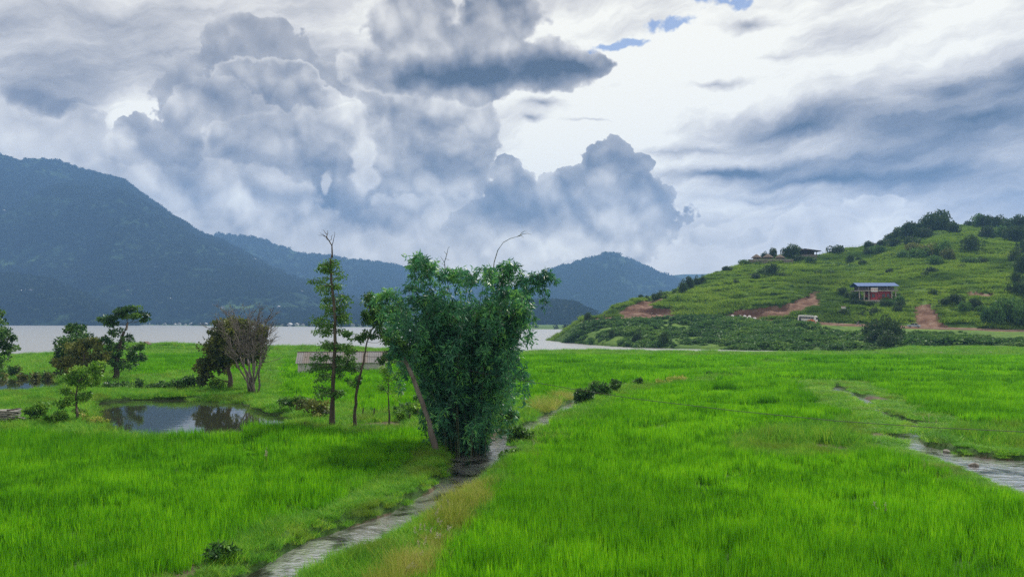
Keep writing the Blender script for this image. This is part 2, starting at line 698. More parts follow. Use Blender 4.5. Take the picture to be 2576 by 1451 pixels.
def water_mat(name, deep, ripples, rough=0.03, ior=1.333, pale=None, silver=0.0):
    """still or running water: a body colour, lifted where it stands in for reflected sky, under a mirror-like surface with waves"""
    m, nt, out = new_mat(name)
    pos = wpos(nt)
    p = nt.nodes.new('ShaderNodeBsdfPrincipled')
    p.inputs['Base Color'].default_value = (*deep, 1)
    if pale:                                      # pale runs in the colour stand in for sky reflection between dark pools
        nt.links.new(ramp_node(nt, X(noise(pos, 0.55, 4, 0.6, 0.6).outputs[0]), [(0.36, deep), (0.50, pale)]), p.inputs['Base Color'])
    p.inputs['Roughness'].default_value = rough
    p.inputs['IOR'].default_value = ior
    p.inputs['Metallic'].default_value = silver   # metallic share boosts reflection, standing in for glinting ripples
    p.inputs['Specular IOR Level'].default_value = 0.5
    h = None
    for sx, sy, sc, k in ripples:
        q = X(noise(vmath('MULTIPLY', pos, (sx, sy, 1.0)), sc, 3, 0.55, 0.4).outputs[0]) * k
        h = q if h is None else h + q
    if h is not None:
        nt.links.new(bump(nt, h, 1.0, 1.0), p.inputs['Normal'])
    nt.links.new(p.outputs[0], out.inputs[0])
    return m


M = {}
M['rice'] = leaf_mat('rice_blades', [(0.0, (.021, .110, .003)), (0.35, (.065, .280, .004)), (0.65, (.125, .415, .006)), (1.0, (.215, .515, .010))],
                     0.48, 0.7, 0.10, 0.22, (0.045, .48, .62, (.045, .210, .006), .55), 1.4)
M['bank_grass'] = leaf_mat('bank_grass_blades', [(0.0, (0.0493, 0.176, 0.0176)), (0.4, (0.1056, 0.352, 0.0211)), (0.75, (0.1936, 0.4752, 0.0282)), (1.0, (0.352, 0.528, 0.0528))],
                           0.35, 0.6, 0.2, 0.45, (0.30, .52, .68, (.17, .24, .030), .6))
M['dry_grass'] = leaf_mat('dry_grass_blades', [(0.0, (.13, .24, .02)), (0.5, (.30, .38, .05)), (1.0, (.50, .46, .15))], 0.35, 0.7, 0.15, 0.5)
M['plume'] = leaf_mat('white_grass_plumes', [(0.0, (.30, .28, .20)), (1.0, (.55, .52, .43))], 0.4, 0.8, 0.1, 1.0)
M['leaf_dark'] = leaf_mat('dark_leaves', [(0.0, (0.023, 0.0688, 0.023)), (0.5, (0.0551, 0.1515, 0.0367)), (1.0, (0.1377, 0.2754, 0.0505))], 0.28, 0.45, 0.35, 0.5)
M['leaf_olive'] = leaf_mat('olive_leaves', [(0.0, (0.0462, 0.0714, 0.021)), (0.5, (0.1155, 0.1575, 0.0336)), (1.0, (0.2415, 0.2625, 0.0462))], 0.28, 0.55, 0.3, 0.5)
M['leaf_mid'] = leaf_mat('mid_green_leaves', [(0.0, (0.0282, 0.0915, 0.0211)), (0.5, (0.0669, 0.1848, 0.0317)), (1.0, (0.1496, 0.3168, 0.0458))], 0.32, 0.5, 0.3, 0.5)
M['leaf_light'] = leaf_mat('light_leaves', [(0.0, (0.056, 0.168, 0.0168)), (0.5, (0.119, 0.294, 0.028)), (1.0, (0.238, 0.42, 0.042))], 0.38, 0.5, 0.3, 0.6)
M['leaf_bamboo'] = leaf_mat('bamboo_leaves', [(0.0, (0.0221, 0.0996, 0.0609)), (0.45, (0.0499, 0.1993, 0.0996)), (0.8, (0.0969, 0.3182, 0.0942)), (1.0, (0.2076, 0.4703, 0.083))], 0.30, 0.4, 0.35, 0.35)
M['leaf_hill'] = leaf_mat('hill_tree_leaves', [(0.0, (0.02, 0.0458, 0.0172)), (0.5, (0.0429, 0.0887, 0.0257)), (1.0, (0.093, 0.1573, 0.0372))], 0.25, 0.6, 0.2, 0.12)
M['scrub'] = leaf_mat('hillside_scrub_leaves', [(0.0, (0.0276, 0.08, 0.0248)), (0.5, (0.0759, 0.1794, 0.0386)), (1.0, (0.1725, 0.3036, 0.0497))], 0.28, 0.6, 0.2, 0.05)
M['hill_grass'] = leaf_mat('hillside_grass_blades', [(0.0, (0.0629, 0.1329, 0.0168)), (0.45, (0.1471, 0.2869, 0.0252)), (0.8, (0.2311, 0.378, 0.0336)), (1.0, (0.336, 0.448, 0.056))],
                           0.35, 0.65, 0.15, 0.035, (0.02, .50, .66, (.035, .095, .016), .7))
M['forest'] = leaf_mat('far_forest_leaves', [(0.0, (.005, .014, .007)), (0.5, (.014, .032, .011)), (1.0, (.036, .062, .020))], 0.1, 0.8, 0.1, 0.004)
M['bark'] = rough_mat('brown_bark', [(0.3, (.045, .034, .026)), (0.55, (.10, .082, .064)), (0.75, (.20, .175, .145))], 3.0, 6, 0.9, 0.6, 0.04, (1, 1, .25))
M['bark_grey'] = rough_mat('grey_bark', [(0.3, (.085, .075, .068)), (0.7, (.24, .215, .195))], 3.0, 6, 0.9, 0.5, 0.03, (1, 1, .25))
M['cane'] = rough_mat('bamboo_cane', [(0.3, (.035, .055, .025)), (0.7, (.08, .10, .05))], 4.0, 3, 0.6, 0.1, 0.01)
M['rock'] = rough_mat('grey_stones', [(0.3, (.10, .095, .085)), (0.7, (.33, .31, .28))], 2.0, 6, 0.9, 0.7, 0.05)
M['red_earth'] = rough_mat('red_earth', [(0.3, (.17, .070, .045)), (0.7, (.36, .19, .13))], 0.6, 6, 0.95, 0.7, 0.2)
M['weathered'] = rough_mat('weathered_planks', [(0.25, (.10, .095, .09)), (0.6, (.34, .33, .31)), (0.8, (.50, .49, .47))], 2.0, 6, 0.85, 0.4, 0.02, (.3, 4, 4), 0.2, 0, 0.4)
M['tin'] = rough_mat('grey_tin_sheet', [(0.3, (.13, .13, .135)), (0.7, (.24, .235, .24))], 1.2, 5, 0.8, 0.15, 0.02, (1, 1, 1), 0.15, 0.0, 0.35)
M['tin_rust'] = rough_mat('rusty_tin_sheet', [(0.3, (.16, .115, .085)), (0.55, (.19, .17, .16)), (0.8, (.25, .24, .235))], 1.4, 6, 0.8, 0.15, 0.02, (1, 1, 1), 0.15, 0.0, 0.4)
M['whitewash'] = rough_mat('grey_white_wall', [(0.3, (.42, .43, .44)), (0.7, (.68, .68, .67))], 1.5, 5, 0.85, 0.2, 0.02)
M['white'] = plain_mat('white_paint', (.78, .78, .76), 0.45)
M['sack'] = plain_mat('white_sacking', (.72, .72, .71), 0.8)
M['red_wall'] = rough_mat('red_painted_wall', [(0.3, (.36, .045, .055)), (0.7, (.52, .085, .085))], 1.5, 4, 0.8, 0.15, 0.02)
M['blue_roof'] = plain_mat('blue_roof_sheet', (.018, .085, .27), 0.7, 0.0, 0.15)
M['concrete'] = rough_mat('pale_concrete', [(0.3, (.36, .33, .29)), (0.7, (.56, .53, .48))], 1.0, 5, 0.9, 0.2, 0.03)
M['stone_wall'] = rough_mat('brown_stone_wall', [(0.3, (.13, .115, .095)), (0.7, (.30, .27, .23))], 0.9, 6, 0.95, 0.6, 0.1)
M['thatch'] = rough_mat('brown_thatch', [(0.3, (.085, .062, .045)), (0.7, (.19, .15, .115))], 2.0, 5, 0.95, 0.5, 0.05)
M['dark_wood'] = plain_mat('dark_timber', (.05, .038, .03), 0.8)
M['glass'] = plain_mat('dark_window_glass', (.03, .04, .05), 0.1)
M['orange'] = plain_mat('orange_red_paint', (.75, .16, .035), 0.4)
M['silver'] = plain_mat('silver_blue_paint', (.42, .48, .56), 0.3, 0.3)
M['tyre'] = plain_mat('black_rubber', (.02, .02, .02), 0.8)
M['steel'] = plain_mat('grey_steel', (.35, .36, .38), 0.4, 0.6)
M['dark_cloth'] = plain_mat('dark_cloth', (.03, .035, .05), 0.9)
M['white_cloth'] = plain_mat('white_cloth', (.75, .74, .72), 0.9)
M['skin'] = plain_mat('brown_skin', (.24, .13, .085), 0.6)
M['wire'] = plain_mat('dark_cable', (.025, .025, .025), 0.6)
M['roof_far'] = plain_mat('pale_roof', (.42, .42, .43), 0.6)
M['lake'] = water_mat('lake_water', (.30, .31, .31), ((.35, .9, .30, .25), (1, 1, 1.6, .06)), 0.30)  # pale grey base stands in for silt and for sky reflected by waves
M['pond'] = water_mat('pond_water', (.030, .034, .022), ((1, 1, 1.5, .002), (1, 2, .6, .003)), 0.015)
M['stream'] = water_mat('stream_water', (.06, .055, .045), ((1, 1.5, 1.5, .10), (1, 1.3, 4.0, .04)), 0.06, 1.6, (.62, .62, .61), .8)
M['brook'] = water_mat('brook_water', (.04, .038, .032), ((1, 1.5, 1.2, .07), (1, 1.3, 4.0, .020)), 0.06, 1.6, (.62, .62, .61), .8)


# ------------------------------------------------------------------ zones of the valley floor (survey outlines laid on the ground)
WZ = -0.24                                     # level of stream and pond; the lake lies at LZ
LZ = -1.5
ST_L = [(400, 1600), (520, 1530), (640, 1451), (800, 1362), (1000, 1290), (1090, 1240), (1140, 1190), (1142, 1150), (1190, 1127), (1250, 1104), (1330, 1072), (1385, 1043), (1440, 1015), (1500, 985), (1560, 972)]
ST_R = [(560, 1600), (640, 1530), (755, 1451), (900, 1395), (1010, 1335), (1130, 1270), (1200, 1222), (1232, 1187), (1266, 1160), (1304, 1128), (1366, 1085), (1418, 1050), (1465, 1020), (1520, 990), (1575, 976)]
STREAM = gpoly(ST_L + ST_R[::-1], WZ)
S2_L = [(2085, 975), (2098, 993), (2165, 1022), (2198, 1052), (2250, 1072), (2282, 1088), (2238, 1110), (2240, 1135), (2330, 1165), (2430, 1200), (2520, 1240), (2640, 1290)]
S2_R = [(2112, 972), (2150, 988), (2200, 1014), (2238, 1045), (2305, 1060), (2340, 1074), (2315, 1103), (2340, 1118), (2410, 1136), (2490, 1148), (2580, 1152), (2700, 1156)]
_mid = [((a[0] + b[0]) / 2, (a[1] + b[1]) / 2) for a, b in zip(S2_L, S2_R)]
_kq = [.55] * 9 + [.7, .8, .8]
S2_L = [(m[0] + (a[0] - m[0]) * q, m[1] + (a[1] - m[1]) * q) for a, m, q in zip(S2_L, _mid, _kq)]
S2_R = [(m[0] + (a[0] - m[0]) * q, m[1] + (a[1] - m[1]) * q) for a, m, q in zip(S2_R, _mid, _kq)]
STREAM2 = gpoly(S2_L + S2_R[::-1], WZ)
POND = gpoly([(232, 1030), (245, 1012), (330, 1005), (470, 1004), (560, 1008), (610, 1018), (660, 1034), (720, 1052), (745, 1066), (700, 1088), (600, 1104), (400, 1114), (290, 1108), (258, 1085), (238, 1060)], WZ)
POND2 = gpoly([(-90, 962), (0, 950), (60, 946), (150, 948), (172, 962), (150, 984), (60, 988), (-90, 992)], WZ)
CHAN = gpoly([(240, 977), (330, 975), (420, 978), (525, 985), (530, 993), (420, 989), (330, 986), (240, 987)], WZ)
WATERS = [STREAM, STREAM2, POND, POND2, CHAN]
SHORE = np.array([(-1500, 893), (-300, 893), (0, 893), (130, 893), (250, 880), (370, 872), (500, 879), (700, 881), (960, 884), (1300, 886), (1500, 882), (1600, 885), (2200, 887), (2280, 875), (2600, 868), (4500, 868)], float)
_sg = np.array([gnd(x, y, 0.0) for x, y in SHORE])
SH_U, SH_D = _sg[:, 0] / _sg[:, 1], _sg[:, 1]


def ground_z(x, y):
    x, y = np.asarray(x, float), np.asarray(y, float)
    z = 0.16 * fbm(x / 9, y / 9, 3, 3) + 0.05 * fbm(x / 1.2, y / 1.2, 2, 5)
    u = x / np.maximum(y, 1)
    # low grassy mounds along the left shore
    sd = np.interp(u, SH_U, SH_D) + 5 * fbm(x / 14, y / 30, 2, 8)
    left = sstep(0.02, -0.08, u)
    z = z + left * (0.9 + 1.4 * fbm(x / 16, y / 8, 3, 9)) * sstep(-24, -6, y - sd) * sstep(-0.62, -0.5, u)
    # raised banks of the streams
    for w, k in ((STREAM, 0.22), (STREAM2, 0.15), (POND, 0.1)):
        d = sdist(w, x, y)
        z = z + k * sstep(3.0, 1.2, d) * sstep(0.3, 0.9, d)
    for w in WATERS:
        d = sdist(w, x, y) + 0.35 * fbm(x / 1.3, y / 1.3, 2, 21)
        z = np.where(d < 1.0, z + (-0.75 - z) * sstep(0.70, -0.35, d), z)
    z = z + (-5.0 - z) * sstep(-2, 14, y - sd)
    return z


def grid_mesh(name, Xg, Yg, Zg, mat, smooth=True, soil=None):
    nr, nc = Xg.shape
    v = np.stack([Xg, Yg, Zg], -1).reshape(-1, 3)
    i = np.arange(nr * nc).reshape(nr, nc)
    q = np.stack([i[:-1, :-1], i[:-1, 1:], i[1:, 1:], i[1:, :-1]], -1).reshape(-1, 4)
    me = mesh_np(name, v, [q], mat, smooth)
    if soil is not None:
        add_attr(me, 'soil', soil.ravel())
    return me


def ground_material():
    m, nt, out = new_mat('valley_soil_and_turf')
    pos = wpos(nt)
    n1 = X(noise(pos, 0.5, 5, 0.6).outputs[0])
    n2 = X(noise(pos, 4.0, 4, 0.6).outputs[0])
    turf = ramp_node(nt, n1 * 0.6 + n2 * 0.4, [(0.3, (.018, .045, .010)), (0.5, (.034, .085, .012)), (0.7, (.065, .12, .018))])
    at_ = nt.nodes.new('ShaderNodeAttribute')
    at_.attribute_name = 'soil'
    soil = ramp_node(nt, n2, [(0.3, (.045, .034, .022)), (0.7, (.13, .10, .065))])
    f = mrange(X(at_.outputs['Fac']) + (n2 - 0.5) * 0.7, 0.35, 0.6)
    p = nt.nodes.new('ShaderNodeBsdfPrincipled')
    nt.links.new(mixc(nt, f, turf, soil), p.inputs['Base Color'])
    p.inputs['Roughness'].default_value = 0.9
    p.inputs['Specular IOR Level'].default_value = 0.2
    nt.links.new(bump(nt, n2, 0.6, 0.08), p.inputs['Normal'])
    nt.links.new(p.outputs[0], out.inputs[0])
    return m


SOIL_SPOTS = [((2090, 1120), 70, 14), ((2180, 1095), 40, 10), ((2000, 1100), 40, 7), ((2420, 1140), 80, 9), ((1230, 1100), 40, 22), ((960, 1062), 90, 12), ((2190, 1000), 40, 8), ((470, 1440), 60, 26)]


def build_ground():
    yr = np.concatenate([np.geomspace(9, 60, 190), np.geomspace(60.6, 260, 170), np.geomspace(265, 4800, 24)])
    uu = np.linspace(-1.0, 1.0, 440)
    U, Y = np.meshgrid(uu, yr)
    Xg = U * Y
    Z = ground_z(Xg, Y)
    d = np.full(Xg.shape, 1e9)
    for w in (STREAM, STREAM2):
        d = np.minimum(d, sdist(w, Xg, Y))
    soil = sstep(0.55, 0.0, d) * 0.8
    for (cx, cy_), rx, ry in SOIL_SPOTS:
        g = np.array(gnd(cx, cy_, 0.1))
        s = g[1] / FV
        sy = s * g[1] / CAM_H
        q = ((Xg - g[0]) / (rx * s)) ** 2 + ((Y - g[1]) / (ry * sy)) ** 2
        soil = np.maximum(soil, np.exp(-q))
    o = link('ground', grid_mesh('ground', Xg, Y, Z, ground_material(), True, soil))
    tag(o, 'flat green valley floor under the paddies, reaching to the lake', None, None, 'structure')


def sheet(name, poly, z, mat, grow=0.8):
    """water surface: the outline, let into its banks by a little"""
    p = np.asarray(poly, float)
    me = bpy.data.meshes.new(name)
    bm = bmesh.new()
    n = len(p)
    out = []
    area = 0.5 * sum(p[i - 1, 0] * p[i, 1] - p[i, 0] * p[i - 1, 1] for i in range(n))
    for i in range(n):
        a, b, c = p[i - 1], p[i], p[(i + 1) % n]
        d1, d2 = (b - a) / (np.linalg.norm(b - a) + 1e-9), (c - b) / (np.linalg.norm(c - b) + 1e-9)
        nn = np.array([d1[1] + d2[1], -d1[0] - d2[0]])
        nn = nn / (np.linalg.norm(nn) + 1e-9) * (1 if area > 0 else -1)
        out.append(b + nn * grow)
    vs_ = [bm.verts.new((q[0], q[1], z)) for q in out]
    f = bm.faces.new(vs_)
    if f.normal.z < 0 or area < 0:
        f.normal_flip()
    bmesh.ops.triangulate(bm, faces=[f])
    bm.to_mesh(me)
    bm.free()
    me.materials.append(mat)
    o = link(name, me)
    return o


build_ground()
v_ = np.array([(-4850, 120, LZ), (4850, 120, LZ), (4850, 4850, LZ), (-4850, 4850, LZ)])
tag(link('lake', mesh_np('lake', v_, [np.array([[0, 1, 2, 3]])], M['lake'])), 'broad pale grey lake below the mountains', None, None, 'structure')
tag(sheet('stream', STREAM, WZ, M['stream'], 0.7), 'narrow rippling stream winding between the two paddies', None, None, 'structure')
tag(sheet('brook', STREAM2, WZ + 0.004, M['brook'], 0.5), 'small brook crossing the right hand paddy', None, None, 'structure')
tag(sheet('pond', POND, WZ, M['pond'], 0.7), 'still pond mirroring trees and mountain behind the left paddy', None, None, 'structure')
tag(sheet('inlet_water', POND2, WZ, M['pond'], 0.6), 'narrow strip of water at the left edge', None, None, 'structure')
tag(sheet('ditch_water', CHAN, WZ, M['pond'], 0.4), 'thin ditch of water behind the pond', None, None, 'structure')

# ------------------------------------------------------------------ the green hill on the right
#            x     footD roadY roadD ridgeY ridgeD
HILL = np.array([
    (1386, 357, 856.5, 358, 858, 361), (1405, 345, 848, 354, 848, 359), (1440, 325, 822, 350, 824, 362), (1475, 306, 802, 347, 802, 366), (1520, 290, 799, 345, 797, 372), (1545, 283, 799, 345, 777, 378),
    (1600, 272, 799, 344, 756, 386), (1690, 262, 800, 342, 741, 400), (1780, 255, 802, 338, 702, 425), (1880, 250, 804, 332, 664, 450), (2000, 244, 810, 318, 650, 480),
    (2100, 240, 816, 308, 638, 500), (2200, 236, 820, 297, 624, 520), (2290, 232, 824.5, 288, 585, 540), (2370, 229, 827, 282, 566, 555), (2420, 227, 828, 279, 568, 560),
    (2500, 224, 831, 274, 566, 565), (2576, 221, 833, 270, 562, 565), (2700, 217, 837, 262, 556, 565), (2900, 212, 842, 250, 550, 565), (3100, 208, 846, 245, 560, 565)], float)
NROW = 150


def hill_profile(xv):
    """distance and height of the hill along one line of sight, before relief"""
    xv = np.atleast_1d(np.asarray(xv, float))
    fD, rY, rD, gY, gD = (np.interp(xv, HILL[:, 0], HILL[:, k]) for k in range(1, 6))
    zr = CAM_H + (805 - rY) / FV * rD
    zg = CAM_H + (805 - gY) / FV * gD
    foot = -2.2 + 1.6 * sstep(2150, 2300, xv)
    s = np.linspace(0, 1, NROW)
    D = np.zeros((NROW, len(xv)))
    Z = np.zeros_like(D)
    for j in range(len(xv)):
        w = 3.4 * min(1.0, (gD[j] - rD[j]) / 40.0)
        kd = np.array([fD[j], fD[j] + 3, rD[j] - w, rD[j] + w, rD[j] + w + (gD[j] - rD[j]) * .10, gD[j] * .55 + rD[j] * .45, gD[j], gD[j] + 14, gD[j] + 120])
        dz = zg[j] - zr[j]
        kz = np.array([foot[j], foot[j] + min(1.5, .25 * (zr[j] - foot[j])), zr[j], zr[j] + .12, zr[j] + dz * .13, zr[j] + dz * .58, zg[j], zg[j] - .2, zg[j] - 40])
        for i in range(1, len(kd)):
            kd[i] = max(kd[i], kd[i - 1] + 0.25)
        kt = np.array([0, .03, .34, .39, .46, .72, .92, .945, 1.0])
        D[:, j] = np.interp(s, kt, kd)
        Z[:, j] = np.interp(D[:, j], kd, kz)
    return D, Z


HX = np.concatenate([np.linspace(1386, 1700, 110), np.linspace(1702, 2650, 300), np.linspace(2660, 3100, 40)])
HD, HZ = hill_profile(HX)
_k = np.array([1, 2, 3, 2, 1], float) / 9
for _ in range(2):                             # smooth across the lines of sight only
    for A in (HD, HZ):
        P_ = np.pad(A, ((0, 0), (2, 2)), mode='edge')
        A[:] = sum(_k[q] * P_[:, q:q + A.shape[1]] for q in range(5))
HWX = (HX[None, :] - 1288) / FV * HD / math.cos(PITCH)
_rd = np.interp(HX, HILL[:, 0], HILL[:, 3])[None, :]
_onroad = sstep(7.5, 4.0, np.abs(HD - _rd)) * sstep(1440, 1480, HX)[None, :]
_rel = 2.4 * fbm(HWX / 34, HD / 34, 4, 31) + 1.0 * fbm(HWX / 7, HD / 7, 3, 32)
_gul = fbm(HWX / 22 + 7, HD / 90, 3, 35)
_ter = HZ / 2.6 + 1.3 * fbm(HWX / 40, HD / 40, 2, 33)
_ter = (_ter - np.floor(_ter))
_up = sstep(4, 14, HD - _rd)
_amp = np.clip((HZ + 2.2) / 6.0, 0, 1) * (1 - _onroad)
HZ = HZ + _amp * (_rel * (0.55 + 0.5 * _up) + _up * 1.7 * (sstep(0.0, 0.28, _ter) - _ter) + 2.2 * _gul * _up)
# what each hill vertex looks like from the paddies: used only to lay out soil scars and plants in the right places
HYV = 805 - (HZ - CAM_H) / HD * FV
SCARS = [
    [(1545, 782), (1575, 768), (1600, 756), (1640, 750), (1692, 744), (1668, 762), (1640, 770), (1705, 778), (1700, 797), (1640, 800), (1560, 797)],
    [(1798, 800), (1830, 786), (1860, 776), (1900, 772), (1952, 764), (1966, 778), (1955, 797), (1880, 803)],
    [(1950, 797), (1962, 774), (2000, 752), (2035, 736), (2062, 727), (2072, 742), (2062, 764), (2030, 778), (2000, 786), (1970, 803)],
    [(2284, 822), (2296, 790), (2306, 764), (2340, 762), (2350, 775), (2368, 800), (2382, 824)],
    [(2478, 798), (2500, 794), (2524, 800), (2510, 808), (2486, 806)], [(2430, 735), (2500, 733), (2520, 742), (2440, 745)],
    [(1896, 806), (1935, 800), (1965, 804), (1950, 812), (1905, 812)], [(2150, 800), (2185, 770), (2200, 800)]]
_XV = np.broadcast_to(HX[None, :], HYV.shape) + 0.0
_jx, _jy = 14 * fbm(_XV / 16, HYV / 8, 3, 41), 7 * fbm(_XV / 16, HYV / 8, 3, 43)
HSOIL = np.zeros(HYV.shape)
for s_ in SCARS:
    HSOIL = np.maximum(HSOIL, sstep(3.0, -4.0, sdist(s_, _XV + _jx, HYV + _jy)))
HSOIL *= (np.arange(NROW) < 0.93 * NROW)[:, None]
HZ = HZ - HSOIL * (1 - _onroad) * (1.3 + 1.2 * fbm(HWX / 4, HD / 4, 3, 44))
HSOIL = np.maximum(HSOIL, 0.75 * _onroad)


def hill_material():
    m, nt, out = new_mat('hill_turf_and_red_earth')
    pos = wpos(nt)
    n1 = X(noise(pos, 0.035, 5, 0.6).outputs[0])
    n2 = X(noise(vmath('MULTIPLY', pos, (1, 1, 3.0)), 0.35, 5, 0.65).outputs[0])
    turf = ramp_node(nt, n1 * 0.5 + n2 * 0.5, [(0.36, (.035, .080, .014)), (0.5, (.075, .150, .018)), (0.64, (.135, .215, .026))])
    red = ramp_node(nt, X(noise(pos, 0.22, 6, 0.7).outputs[0]), [(0.3, (.080, .036, .024)), (0.5, (.16, .085, .056)), (0.7, (.27, .19, .14))])
    at_ = nt.nodes.new('ShaderNodeAttribute')
    at_.attribute_name = 'soil'
    f = mrange(X(at_.outputs['Fac']) + (n2 - 0.5) * 0.5, 0.4, 0.6)
    p = nt.nodes.new('ShaderNodeBsdfPrincipled')
    nt.links.new(mixc(nt, f, turf, red), p.inputs['Base Color'])
    p.inputs['Roughness'].default_value = 0.95
    p.inputs['Specular IOR Level'].default_value = 0.15
    nt.links.new(bump(nt, n2, 0.7, 0.6), p.inputs['Normal'])
    nt.links.new(p.outputs[0], out.inputs[0])
    return m


tag(link('hill', grid_mesh('hill', HWX, HD, HZ, hill_material(), True, HSOIL)), 'green terraced hill with red earth scars on the right', None, None, 'structure')


def hill_at(xv, yv):
    """surface point of the hill that the survey saw at (xv, yv); the ridge when yv lies above it"""
    j = np.searchsorted(HX, xv)
    j = int(np.clip(j, 1, len(HX) - 1))
    t = (xv - HX[j - 1]) / (HX[j] - HX[j - 1])
    D, Z, Yv, Wx = ((A[:, j - 1] * (1 - t) + A[:, j] * t) for A in (HD, HZ, HYV, HWX))
    top = int(np.argmin(Yv))
    env = np.minimum.accumulate(Yv[:top + 1])
    if yv <= env[-1]:
        i = top
        return Vector((Wx[i], D[i], Z[i]))
    i = int(np.argmax(env <= yv))
    return Vector((Wx[i], D[i], Z[i]))


# the road: a strip that follows the hill's bench
def build_road():
    xs = np.linspace(1478, 3050, 260)
    rows = []
    rD = np.interp(xs, HILL[:, 0], HILL[:, 3])
    for off in (-2.2, -0.7, 0.7, 2.2):
        D = rD + off
        z = []
        for x, d in zip(xs, D):
            j = int(np.clip(np.searchsorted(HX, x), 1, len(HX) - 1))
            z.append(np.interp(d, HD[:, j], HZ[:, j]))
        rows.append(np.stack([(xs - 1288) / FV * D / math.cos(PITCH), D, np.array(z)], -1))
    G = np.stack(rows)
    k = np.ones(9) / 9
    for r in range(4):
        zz = np.pad(G[r, :, 2], 4, mode='edge')
        G[r, :, 2] = np.convolve(zz, k, 'valid')
    G[:, :, 2] = G[:, :, 2].max(0)[None, :] + 0.10
    me = grid_mesh('road', G[:, :, 0], G[:, :, 1], G[:, :, 2], rough_mat('pale_dirt_road', [(0.3, (.30, .25, .20)), (0.7, (.48, .43, .37))], 0.5, 5, 0.95, 0.3, 0.05))
    tag(link('road', me), 'pale dirt road cut along the foot of the green hill', None, None, 'structure')
    return G


ROAD = build_road()


def road_at(xv, lane=0.0):
    xs = np.linspace(1478, 3050, 260)
    i = int(np.clip(np.searchsorted(xs, xv), 1, 258))
    c = 0.5 * (ROAD[1, i] + ROAD[2, i]) + lane * (ROAD[3, i] - ROAD[0, i])
    d = ROAD[1, i + 1] - ROAD[1, i - 1]
    return Vector(c), math.atan2(d[1], d[0]), math.atan2(d[2], math.hypot(d[0], d[1]))


# ------------------------------------------------------------------ far mountains
def mountain_material(name, cols, meadow=0.0):
    m, nt, out = new_mat(name)
    pos = wpos(nt)
    n1 = X(noise(pos, 0.012, 6, 0.65).outputs[0])
    n2 = X(noise(pos, 0.05, 4, 0.7).outputs[0])
    c = ramp_node(nt, n1 * 0.55 + n2 * 0.45, [(0.38, cols[0]), (0.5, cols[1]), (0.62, cols[2])])
    if meadow:
        f = mrange(X(noise(vmath('MULTIPLY', pos, (1, 1, 2.0)), 0.0035, 4, 0.6).outputs[0]) + (n2 - 0.5) * 0.25, 0.60, 0.70)
        c = mixc(nt, f * meadow, c, (.085, .15, .045))
    p = nt.nodes.new('ShaderNodeBsdfPrincipled')
    nt.links.new(c, p.inputs['Base Color'])
    p.inputs['Roughness'].default_value = 1.0
    p.inputs['Specular IOR Level'].default_value = 0.05
    nt.links.new(bump(nt, n2, 1.0, 8.0), p.inputs['Normal'])
    nt.links.new(p.outputs[0], out.inputs[0])
    return m


def mountain(name, cols, footz, mat, label, nx=260, nr=70, amp=1.0, seed=0, bulge=0.1):
    """slope from its foot at the water to its crest; cols: x, foot D, crest y, crest D"""
    c = np.array(cols, float)
    xs = np.linspace(c[0, 0], c[-1, 0], nx)
    fD, gY, gD = (np.interp(xs, c[:, 0], c[:, k]) for k in (1, 2, 3))
    zg = CAM_H + (805 - gY) / FV * gD
    s = np.concatenate([np.linspace(0, 1, nr), [1.02, 1.3]])[:, None]
    D = fD + (gD - fD) * s
    Xw = (xs - 1288)[None, :] / FV * D / math.cos(PITCH)
    sc = gD.mean() / 3000.0
    prof = np.where(s <= 1, s + bulge * np.sin(np.pi * s), 1 - (s - 1) * 2.2)
    Z = footz + (zg - footz) * prof
    env = np.sin(np.pi * np.clip(s, 0, 1)) ** 0.8
    gul = np.abs(fbm(Xw / (330 * sc) + D / (1500 * sc), D / (1400 * sc), 4, 51 + seed)) * -2.0 + 0.45
    Z = Z + amp * env * (zg - footz) * (0.20 * gul) + amp * (12 * sc * fbm(Xw / (60 * sc), D / (60 * sc), 4, 61 + seed)) * np.clip(s * 8, 0, 1) * (1 - .6 * np.clip(s, 0, 1) ** 4)
    o = link(name, grid_mesh(name, Xw, D + 0 * Z, Z, mat))
    tag(o, label, None, None, 'structure')
    return Xw, D, Z


MT = mountain_material('forested_slope', ((.006, .016, .008), (.014, .032, .013), (.032, .060, .022)), 0.8)
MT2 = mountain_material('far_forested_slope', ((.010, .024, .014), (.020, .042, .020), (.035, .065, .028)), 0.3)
BIG = mountain('mountain', [(-700, 1900, 372, 3300), (-300, 1850, 380, 3300), (0, 1800, 386, 3300), (40, 1800, 408, 3280), (90, 1790, 400, 3250), (140, 1780, 402, 3220), (200, 1770, 424, 3200), (300, 1750, 450, 3150),
                            (380, 1720, 506, 3100), (480, 1690, 576, 3050), (560, 1650, 607, 3000), (640, 1620, 650, 2950), (720, 1600, 690, 2900), (800, 1590, 722, 2850),
                            (880, 1580, 746, 2800), (960, 1580, 770, 2700), (1060, 1580, 800, 2600), (1130, 1600, 812, 2500)], -1.0, MT,
               'large blue forested mountain sloping down to the lake on the left', 420, 110, 1.0, 0)
SPUR = mountain('foothill', [(-500, 1420, 672, 1720), (0, 1400, 690, 1700), (60, 1390, 698, 1690), (120, 1380, 705, 1680), (200, 1370, 738, 1650), (260, 1360, 772, 1620), (310, 1360, 800, 1560), (350, 1370, 812, 1500)], -1.0, MT,
                'low dark wooded foothill by the water at far left', 130, 40, 0.8, 5, 0.15)
